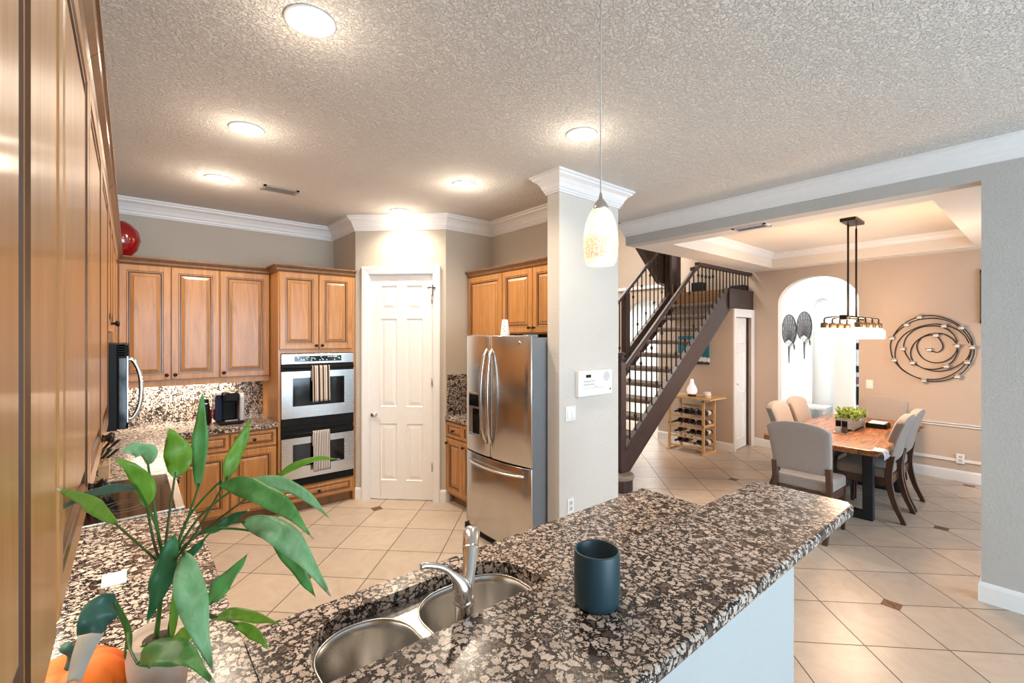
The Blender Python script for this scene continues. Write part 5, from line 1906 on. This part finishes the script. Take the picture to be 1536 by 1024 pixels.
# ------------------------------------------------------------------ dining wall things
SPI = {
 'A': [(1.038, 1.572), (0.976, 1.555), (0.933, 1.595), (0.928, 1.648), (0.96, 1.726), (1.007, 1.765), (1.07, 1.763), (1.126, 1.731), (1.167, 1.655), (1.158, 1.558), (1.11, 1.474), (1.038, 1.432), (0.976, 1.426), (0.914, 1.444), (0.853, 1.493), (0.812, 1.557), (0.798, 1.619), (0.809, 1.67), (0.846, 1.726), (0.914, 1.778), (0.991, 1.792), (1.07, 1.773), (1.142, 1.725), (1.199, 1.655), (1.228, 1.567), (1.223, 1.48), (1.183, 1.406), (1.118, 1.356), (1.038, 1.342), (0.96, 1.356), (0.891, 1.393), (0.831, 1.463), (0.798, 1.552), (0.794, 1.598)],
 'B': [(0.798, 1.68), (0.824, 1.762), (0.884, 1.835), (0.96, 1.876), (1.038, 1.882), (1.118, 1.87), (1.199, 1.828), (1.266, 1.752), (1.295, 1.664), (1.295, 1.588), (1.266, 1.501), (1.216, 1.426), (1.142, 1.37), (1.07, 1.337), (0.976, 1.321), (0.884, 1.342), (0.809, 1.387), (0.743, 1.446), (0.699, 1.519), (0.681, 1.601)],
 'C': [(0.696, 1.671), (0.728, 1.752), (0.786, 1.824), (0.861, 1.871), (0.945, 1.901), (1.022, 1.905), (1.102, 1.889), (1.183, 1.855), (1.283, 1.785), (1.351, 1.686), (1.381, 1.575), (1.381, 1.475), (1.342, 1.366), (1.266, 1.288), (1.175, 1.234), (1.102, 1.217), (0.999, 1.219), (0.906, 1.247), (0.824, 1.304), (0.764, 1.369), (0.728, 1.422)],
 'D': [(0.663, 1.631), (0.674, 1.722), (0.714, 1.813), (0.772, 1.88), (0.846, 1.943), (0.929, 1.987), (1.022, 2.011), (1.118, 2.007), (1.199, 1.98), (1.274, 1.933), (1.342, 1.863), (1.394, 1.774), (1.427, 1.674), (1.429, 1.585), (1.411, 1.485), (1.376, 1.409), (1.308, 1.318), (1.224, 1.258), (1.142, 1.22), (1.07, 1.193), (0.976, 1.197), (0.884, 1.222), (0.801, 1.275), (0.735, 1.34), (0.685, 1.439), (0.656, 1.531), (0.653, 1.601)],
 'E': [(1.394, 1.763), (1.351, 1.824), (1.283, 1.889), (1.208, 1.942), (1.126, 1.969), (1.022, 1.977), (0.929, 1.963), (0.846, 1.923), (0.772, 1.859), (0.721, 1.783), (0.681, 1.691), (0.674, 1.621), (0.685, 1.53), (0.706, 1.458)]}
r = thing('candle_wall_sculpture', 'large dark metal spiral wall sculpture with small candle cups on the dining wall', 'wall sculpture', (7.70, 1.04, 1.6))
for i, (k_, pts) in enumerate(SPI.items()):
    xx = 7.690 - 0.004 * i
    mb = MB().tube(catmull([(xx, a, b_) for a, b_ in pts], 4), 0.0062, 8)
    obj('spiral_rod', mb, BRONZE, r)
HOL = [(1.142, 1.994), (1.266, 1.9), (0.914, 1.879), (0.761, 1.854), (1.411, 1.728), (0.987, 1.765), (1.304, 1.591), (1.05, 1.587), (0.801, 1.637), (0.67, 1.621), (1.389, 1.443), (1.208, 1.416), (0.891, 1.388), (0.71, 1.443), (1.098, 1.198), (0.794, 1.268)]
CG = plain('frosted_candle_glass', (0.72, 0.66, 0.60), 0.25, var=0.1)
for a, b_ in HOL:
    mb = MB().box(7.640, 7.719, a - 0.012, a + 0.012, b_ - 0.024, b_ - 0.018).lathe([(0.032, b_ + 0.012), (0.034, b_ + 0.015), (0.032, b_ + 0.018), (0.030, b_ + 0.015)], (7.648, a, 0), 16)
    h_ = obj('candle_holder', mb, BRONZE, r)
    mb = MB().lathe([(0.022, -0.018), (0.026, -0.014), (0.028, 0.022), (0.026, 0.024), (0.024, -0.01), (0, -0.012)], (7.648, a, b_), 16)
    obj('candle_cup', mb, CG, h_, 'small frosted glass cup')
r = thing('picture_frame', 'dark-framed picture at the right edge of the dining wall', 'picture', (7.71, 0.3, 1.9))
mb = MB()
for (u0, u1, z0, z1) in ((0.575, 0.607, 1.905, 2.535), (-0.10, -0.068, 1.905, 2.535), (-0.10, 0.607, 1.905, 1.937), (-0.10, 0.607, 2.503, 2.535)):
    mb.box(7.69, 7.719, u0, u1, z0, z1)
obj('frame', mb, wood('brown_frame', (0.07, 0.035, 0.018), (0.13, 0.07, 0.035)), r)
obj('picture', MB().box(7.706, 7.719, -0.07, 0.577, 1.935, 2.505), plain('muted_picture', (0.28, 0.22, 0.16), 0.5, var=0.5, vscale=3), r)

# two woven palm fans on the passage wall
FANM = plain('dark_woven_palm', (0.15, 0.13, 0.125), 0.8, var=0.6, vscale=60)
FANR = plain('black_fan_rim', (0.025, 0.023, 0.024), 0.7)
for lb, cy_, zb, zt in (('left woven palm leaf fan on the white wall behind the arch', 3.085, 1.62, 2.16), ('right woven palm leaf fan on the white wall behind the arch', 2.845, 1.70, 2.20)):
    r = thing('palm_fan', lb, 'wall ornament', (8.98, cy_, zb), 'palm leaf fans on the passage wall')
    out = []
    for i in range(25):
        t = i / 24
        a = -0.82 * PI + 1.64 * PI * t
        rx = 0.112
        out.append((cy_ + rx * math.sin(a) * (1 - 0.0 * t), (zb + zt) / 2 - 0.02 + (zt - zb) / 2 * math.cos(a)))
    poly = [(cy_ + 0.02, zb - 0.08), (cy_ - 0.02, zb - 0.08)] + out
    mb = MB().prism([(cy_, zb - 0.02)] + out, 8.975, 8.992, 'x')
    ribs = MB()
    bl = obj('blade', mb, FANM, r)
    for i in range(1, 24, 2):
        p = out[i]
        ribs.bar((8.972, cy_, zb), (8.972, cy_ + (p[0] - cy_) * 0.96, zb + (p[1] - zb) * 0.96), 0.006, 0.004, up=(1, 0, 0))
    ob_ = obj('ribs', ribs, FANR, bl)
    ob_['kind'] = 'stuff'
    obj('rim', MB().tube([(8.982, p[0], p[1]) for p in out], 0.010, 8), FANR, r)
    obj('stem', MB().tube([(8.98, cy_, zb + 0.05), (8.98, cy_ + 0.004, zb - 0.15), (8.98, cy_, zb - 0.34)], [0.014, 0.010, 0.006], 8), FANR, r)
    mb = MB().prism([(cy_ - 0.055, zb + 0.03), (cy_, zb - 0.045), (cy_ + 0.055, zb + 0.03), (cy_, zb + 0.075)], 8.962, 8.978, 'x')
    obj('tie_knot', mb, plain('pale_raffia', (0.45, 0.42, 0.40), 0.8, var=0.3, vscale=50) if 'pale_raffia' not in bpy.data.materials else bpy.data.materials['pale_raffia'], r, 'pale diamond-shaped tie')
    for s_ in (-1,):
        obj('tassel', MB().tube([(8.975, cy_ - 0.075, zb + 0.02), (8.975, cy_ - 0.085, zb - 0.04), (8.975, cy_ - 0.088, zb - 0.10)], [0.004, 0.012, 0.006], 8), FANR, r)
# white console and bookcase in the passage
r = thing('console_table', 'small white console table behind the dining arch', 'table', (8.75, 2.55, 0))
mb = MB().box(8.58, 8.95, 2.42, 2.86, 0.565, 0.60)
obj('top', mb, TRIM, r)
for y in (2.425, 2.815):
    obj('side_panel', MB().box(8.60, 8.93, y, y + 0.04, 0.0, 0.565), TRIM, r)
obj('shelf', MB().box(8.60, 8.93, 2.465, 2.815, 0.20, 0.23), TRIM, r)
r = thing('bookcase', 'dark bookcase glimpsed at the right side of the dining arch', 'bookcase', (8.75, 1.75, 0))
obj('carcass', MB().box(8.60, 8.62, 1.55, 2.015, 0, 2.0).box(8.62, 8.95, 1.55, 1.57, 0, 2.0).box(8.62, 8.95, 1.99, 2.015, 0, 2.0).box(8.60, 8.95, 1.55, 2.015, 1.98, 2.0), plain('grey_bookcase', (0.45, 0.52, 0.54), 0.5), r)
for z0, z1, m_ in ((0.70, 0.98, BLACKP), (1.02, 1.13, plain('violet_books', (0.10, 0.04, 0.12), 0.6)), (1.20, 1.30, BLACKP), (1.55, 1.65, BLACKP)):
    obj('book_row', MB().box(8.585, 8.60, 1.60, 2.01, z0, z1), m_, r)

# ------------------------------------------------------------------ foreground plant and pumpkin
PC = at(238, 985, 1.04)
r = thing('potted_plant', 'leafy green dracaena in a cream pot in the left foreground', 'plant', (PC.x, PC.y, CT1))
POTM = plain('cream_blush_pot', (0.55, 0.42, 0.34), 0.6, var=0.12, vscale=14)
pz = CT1 + 0.0005
mb = MB().lathe([(0.045, 0), (0.050, 0.004), (0.058, 0.10), (0.060, 0.155), (0.062, 0.160), (0.057, 0.161), (0.053, 0.150)], (PC.x, PC.y, pz), 32)
pot = obj('pot', mb, POTM, r)
mb = MB().lathe([(0.055, 0.146), (0.03, 0.150), (0, 0.151)], (PC.x, PC.y, pz), 24)
obj('soil', mb, plain('potting_soil', (0.05, 0.032, 0.02), 0.95, var=0.5, vscale=120), pot)
SOIL = Vector((PC.x, PC.y, pz + 0.148))
LG = [leafmat('leaf_mid_green', (0.09, 0.30, 0.07), (0.20, 0.46, 0.14)), leafmat('leaf_fresh_green', (0.15, 0.34, 0.03), (0.27, 0.48, 0.06)), leafmat('leaf_pale_green', (0.20, 0.46, 0.20), (0.42, 0.66, 0.38)), leafmat('leaf_deep_green', (0.03, 0.15, 0.06), (0.08, 0.28, 0.11)), leafmat('leaf_teal_green', (0.05, 0.135, 0.10), (0.075, 0.18, 0.135))]
STEMG = [leafmat('stem_green', (0.05, 0.15, 0.03), (0.10, 0.24, 0.05)), leafmat('stem_olive', (0.07, 0.11, 0.03), (0.12, 0.17, 0.05))]
TIPM = plain('dry_leaf_tip', (0.55, 0.47, 0.36), 0.8, var=0.2)
VIEW = None


def leaf(pts, w, mat, roll=0.0, fold=0.28, tip=True, shape=0.45, stem=None):
    """lance-shaped leaf along a curved midrib; w = full width in metres, fold = depth of the V section"""
    P = catmull(pts, 7)
    n = len(P)
    vs, fs = [], []
    c0 = sum(P, Vector()) / n
    face = (Vector((0, 0, CAMZ)) - c0).normalized()
    for i, p in enumerate(P):
        t = i / (n - 1)
        tg = (P[min(i + 1, n - 1)] - P[max(i - 1, 0)]).normalized()
        s = tg.cross(face)
        if s.length < 0.05:
            s = tg.cross(Vector((0, 0, 1)))
        s.normalize()
        nn = s.cross(tg).normalized()
        s2 = s * math.cos(roll) + nn * math.sin(roll)
        n2 = nn * math.cos(roll) - s * math.sin(roll)
        hw = w / 2 * (math.sin(PI * min(1, (t ** (0.5 / shape * 0.66)) * 0.98 + 0.02)) ** 1.15)
        hw = max(hw, 0.0012 if t < 0.9 else 0.0006)
        ruf = 0.006 * math.sin(t * 15 + w * 300) * (w / 0.05)
        for k in (-1, -0.5, 0, 0.5, 1):
            vs.append(p + s2 * hw * k + n2 * (abs(k) * hw * fold - hw * 0.15 * k * k) + n2 * ruf * k)
    for i in range(n - 1):
        for k in range(4):
            a = i * 5 + k
            fs.append((a, a + 1, a + 6, a + 5))
    mb = MB()
    nt_ = (n - 2) * 4 if tip else len(fs)
    mb.add(vs, fs, 0, True)
    if tip:
        for q in range(len(mb.f)):
            if q >= nt_:
                mb.f[q] = (mb.f[q][0], 1, True)
    o = obj('leaf', mb, [mat, TIPM], r)
    sd = o.modifiers.new('thick', 'SOLIDIFY')
    sd.thickness = 0.0012
    return o


def stalk(pts, r0, r1, mat=0):
    P = catmull(pts, 5)
    k = len(P)
    return obj('stem', MB().tube(P, [r0 + (r1 - r0) * i / (k - 1) for i in range(k)], 8), STEMG[mat], r)


A_ = at
# main canes out of the pot
hub1, hub2, hub3 = A_(246, 850, 1.03), A_(262, 905, 1.02), A_(192, 945, 0.98)
stalk([SOIL + Vector((-0.005, 0.005, 0)), A_(238, 925, 1.03), hub1], 0.0055, 0.004)
stalk([SOIL + Vector((0.015, 0.0, 0)), A_(258, 945, 1.03), hub2, A_(262, 840, 1.02)], 0.006, 0.0042, 1)
stalk([SOIL + Vector((-0.022, -0.012, 0)), A_(193, 985, 1.0), hub3, A_(168, 896, 0.96)], 0.0085, 0.005)
specs = [
 # stem start, leaf pixel polyline with depths, width px, material, roll, fold
 (hub1, [(297, 732, 1.10), (300, 675, 1.12), (302, 630, 1.13), (304, 585, 1.13)], 27, 0, 0.3, 0.35),
 (A_(262, 840, 1.02), [(338, 722, 1.08), (348, 690, 1.10), (365, 655, 1.12), (377, 622, 1.13)], 27, 1, -0.35, 0.35),
 (hub1, [(262, 716, 1.05), (268, 690, 1.06), (262, 660, 1.06), (250, 642, 1.04)], 44, 1, 0.2, 0.2),
 (hub1, [(222, 696, 1.04), (220, 678, 1.02), (202, 672, 0.99), (178, 680, 0.96)], 34, 2, 0.5, 0.3),
 (A_(240, 845, 1.02), [(220, 760, 1.02), (218, 730, 1.01), (198, 703, 0.98), (168, 686, 0.95)], 32, 1, 0.1, 0.35),
 (A_(246, 845, 1.02), [(206, 732, 0.98), (170, 732, 0.90), (128, 742, 0.80), (70, 776, 0.60)], 18, 4, 0.5, 0.3),
 (hub1, [(174, 786, 0.90), (148, 764, 0.82), (118, 746, 0.72), (86, 733, 0.62)], 26, 1, -0.3, 0.3),
 (A_(262, 830, 1.02), [(328, 724, 1.04), (378, 734, 1.02), (430, 764, 1.0), (470, 808, 0.98)], 40, 0, 0.15, 0.3),
 (A_(262, 830, 1.03), [(371, 719, 1.12), (420, 724, 1.12), (460, 744, 1.12), (500, 782, 1.12)], 25, 2, -0.3, 0.3),
 (A_(262, 830, 1.03), [(408, 720, 1.18), (440, 700, 1.20), (475, 688, 1.22), (510, 688, 1.24)], 14, 1, 0.4, 0.35),
 (A_(300, 800, 1.0), [(362, 782, 1.0), (412, 795, 0.98), (455, 835, 0.96), (496, 894, 0.94)], 46, 2, 0.2, 0.28),
 (A_(300, 800, 1.0), [(400, 800, 1.02), (432, 832, 1.02), (456, 868, 1.01), (476, 900, 1.0)], 26, 0, -0.4, 0.3),
 (hub2, [(322, 927, 0.98), (352, 921, 0.97), (390, 928, 0.96), (424, 937, 0.95)], 23, 1, 0.3, 0.3),
 (hub2, [(350, 934, 0.97), (372, 944, 0.97), (390, 958, 0.96), (404, 974, 0.96)], 20, 1, -0.3, 0.3),
 (hub2, [(316, 905, 1.0), (328, 884, 1.0), (350, 858, 1.01), (374, 828, 1.02)], 32, 0, 0.25, 0.3),
 (A_(258, 850, 0.98), [(276, 828, 0.96), (284, 880, 0.92), (298, 940, 0.89), (320, 1010, 0.87)], 50, 2, 0.1, 0.25),
 (A_(250, 850, 1.0), [(262, 802, 1.0), (248, 850, 0.97), (235, 893, 0.96), (222, 934, 0.96)], 38, 3, -0.2, 0.3),
 (hub3, [(206, 994, 0.90), (240, 978, 0.86), (280, 985, 0.83), (322, 1026, 0.80)], 50, 0, 0.3, 0.25),
 (hub1, [(262, 850, 1.0), (280, 836, 1.0), (297, 820, 1.01), (310, 806, 1.02)], 20, 3, 0.5, 0.3),
 (A_(290, 830, 1.04), [(314, 800, 1.06), (336, 785, 1.08), (355, 773, 1.09), (374, 764, 1.10)], 17, 3, 0.0, 0.3),
 (hub2, [(252, 975, 0.99), (270, 958, 0.98), (288, 940, 0.98), (306, 900, 0.98)], 28, 1, 0.4, 0.3),
 (hub2, [(258, 960, 1.0), (261, 925, 1.0), (263, 890, 1.0), (266, 855, 1.0)], 14, 1, 0.2, 0.3),
]
for st, px, wp, mi_, rl_, fo in specs:
    pts = [A_(*p) for p in px]
    w = wp / F * px[1][2] * 0.80
    leaf(pts, w, LG[mi_], rl_, fo)
    d1_ = (pts[0] - pts[1]).normalized()
    L_ = (pts[0] - st).length
    if L_ > 0.02:
        stalk([st, st.lerp(pts[0], 0.5) + d1_ * L_ * 0.12, pts[0], pts[0] - d1_ * 0.01], 0.0032, 0.0018, (mi_ == 1) * 1)
# broad drooping teal leaf with a withered end
lp = [A_(172, 890, 0.96), A_(152, 915, 0.93), A_(136, 945, 0.91), A_(124, 978, 0.90)]
o = leaf(lp, 0.062, LG[4], 0.25, 0.12, tip=False, shape=0.42)
o['label'] = 'broad dull teal leaf hanging over the pumpkin'
P_ = catmull([A_(136, 952, 0.875), A_(122, 985, 0.865), A_(110, 1024, 0.855)], 6)
mb = MB()
vs, fs = [], []
for i, p in enumerate(P_):
    hw = 0.022 - 0.010 * i / (len(P_) - 1)
    vs += [p + Vector((-hw * 0.85, hw * 0.5, 0)), p + Vector((0, 0.003, 0.002)), p + Vector((hw * 0.85, -hw * 0.5, 0))]
for i in range(len(P_) - 1):
    for k in range(2):
        fs.append((i * 3 + k, i * 3 + k + 1, i * 3 + k + 4, i * 3 + k + 3))
mb.add(vs, fs, 0, True)
o = obj('withered_leaf_end', mb, plain('withered_leaf', (0.38, 0.33, 0.27), 0.8, var=0.15), r)
sd = o.modifiers.new('thick', 'SOLIDIFY')
sd.thickness = 0.0015

# blue glass tumbler next to the pot
bp_ = A_(212, 1030, 0.93)
mb = MB().lathe([(0.020, 0), (0.022, 0.003), (0.025, 0.115), (0.0255, 0.118), (0.0235, 0.116), (0.020, 0.01), (0, 0.008)], (bp_.x + 0.02, bp_.y - 0.06, pz), 24)
m, nt, b = new_mat('pale_blue_glass')
setb(b, (0.35, 0.62, 0.78), 0.1, trans=0.5)
n_ = noise(nt, coords(nt), 20, 2)
rp = ramp(nt, [(0.3, (0.25, 0.52, 0.70)), (0.7, (0.48, 0.72, 0.85))])
L(nt, n_.outputs['Fac'], rp.inputs[0])
L(nt, rp.outputs[0], b.inputs['Base Color'])
o = obj('glass_tumbler', mb, m, loc=(bp_.x + 0.02, bp_.y - 0.06, pz))
tag(o, 'small pale blue glass in front of the plant pot', 'glass')

# orange pumpkin
qc = A_(110, 1040, 0.98)
r = thing('pumpkin', 'bright orange decorative pumpkin on the counter in the lower left corner', 'pumpkin', (qc.x, qc.y, CT1))
vs, fs = [], []
nu, nv = 72, 20
R_, H_ = 0.098, 0.145
for j in range(nv + 1):
    ph = -PI / 2 + PI * j / nv
    for i in range(nu):
        a = 2 * PI * i / nu
        rib = 1 - 0.10 * abs(math.cos(a * 5)) ** 6
        rr_ = R_ * math.cos(ph) ** 0.8 * rib if 0 < j < nv else 0.004
        zz = H_ / 2 * (1 + math.sin(ph)) - 0.02 * math.exp(-(rr_ / 0.03) ** 2) * (1 if ph > 0 else 0)
        vs.append((qc.x + rr_ * math.cos(a), qc.y + rr_ * math.sin(a), pz + zz))
for j in range(nv):
    for i in range(nu):
        fs.append((j * nu + i, j * nu + (i + 1) % nu, (j + 1) * nu + (i + 1) % nu, (j + 1) * nu + i))
fs.append(tuple(range(nu - 1, -1, -1)))
fs.append(tuple(range(nv * nu, (nv + 1) * nu)))
obj('body', MB().add(vs, fs, 0, True), plain('orange_pumpkin', (0.62, 0.120, 0.002), 0.65, var=0.1, vscale=10), r)
st = Vector((qc.x, qc.y, pz + H_ - 0.02))
mb = MB().tube(catmull([st, st + Vector((0.0, 0.0, 0.03)), st + Vector((-0.012, -0.01, 0.055))], 4), [0.016, 0.014, 0.012, 0.011, 0.010, 0.010, 0.010, 0.010, 0.011], 8)
obj('stalk', mb, plain('dark_green_stalk', (0.02, 0.07, 0.05), 0.7, var=0.2), r)
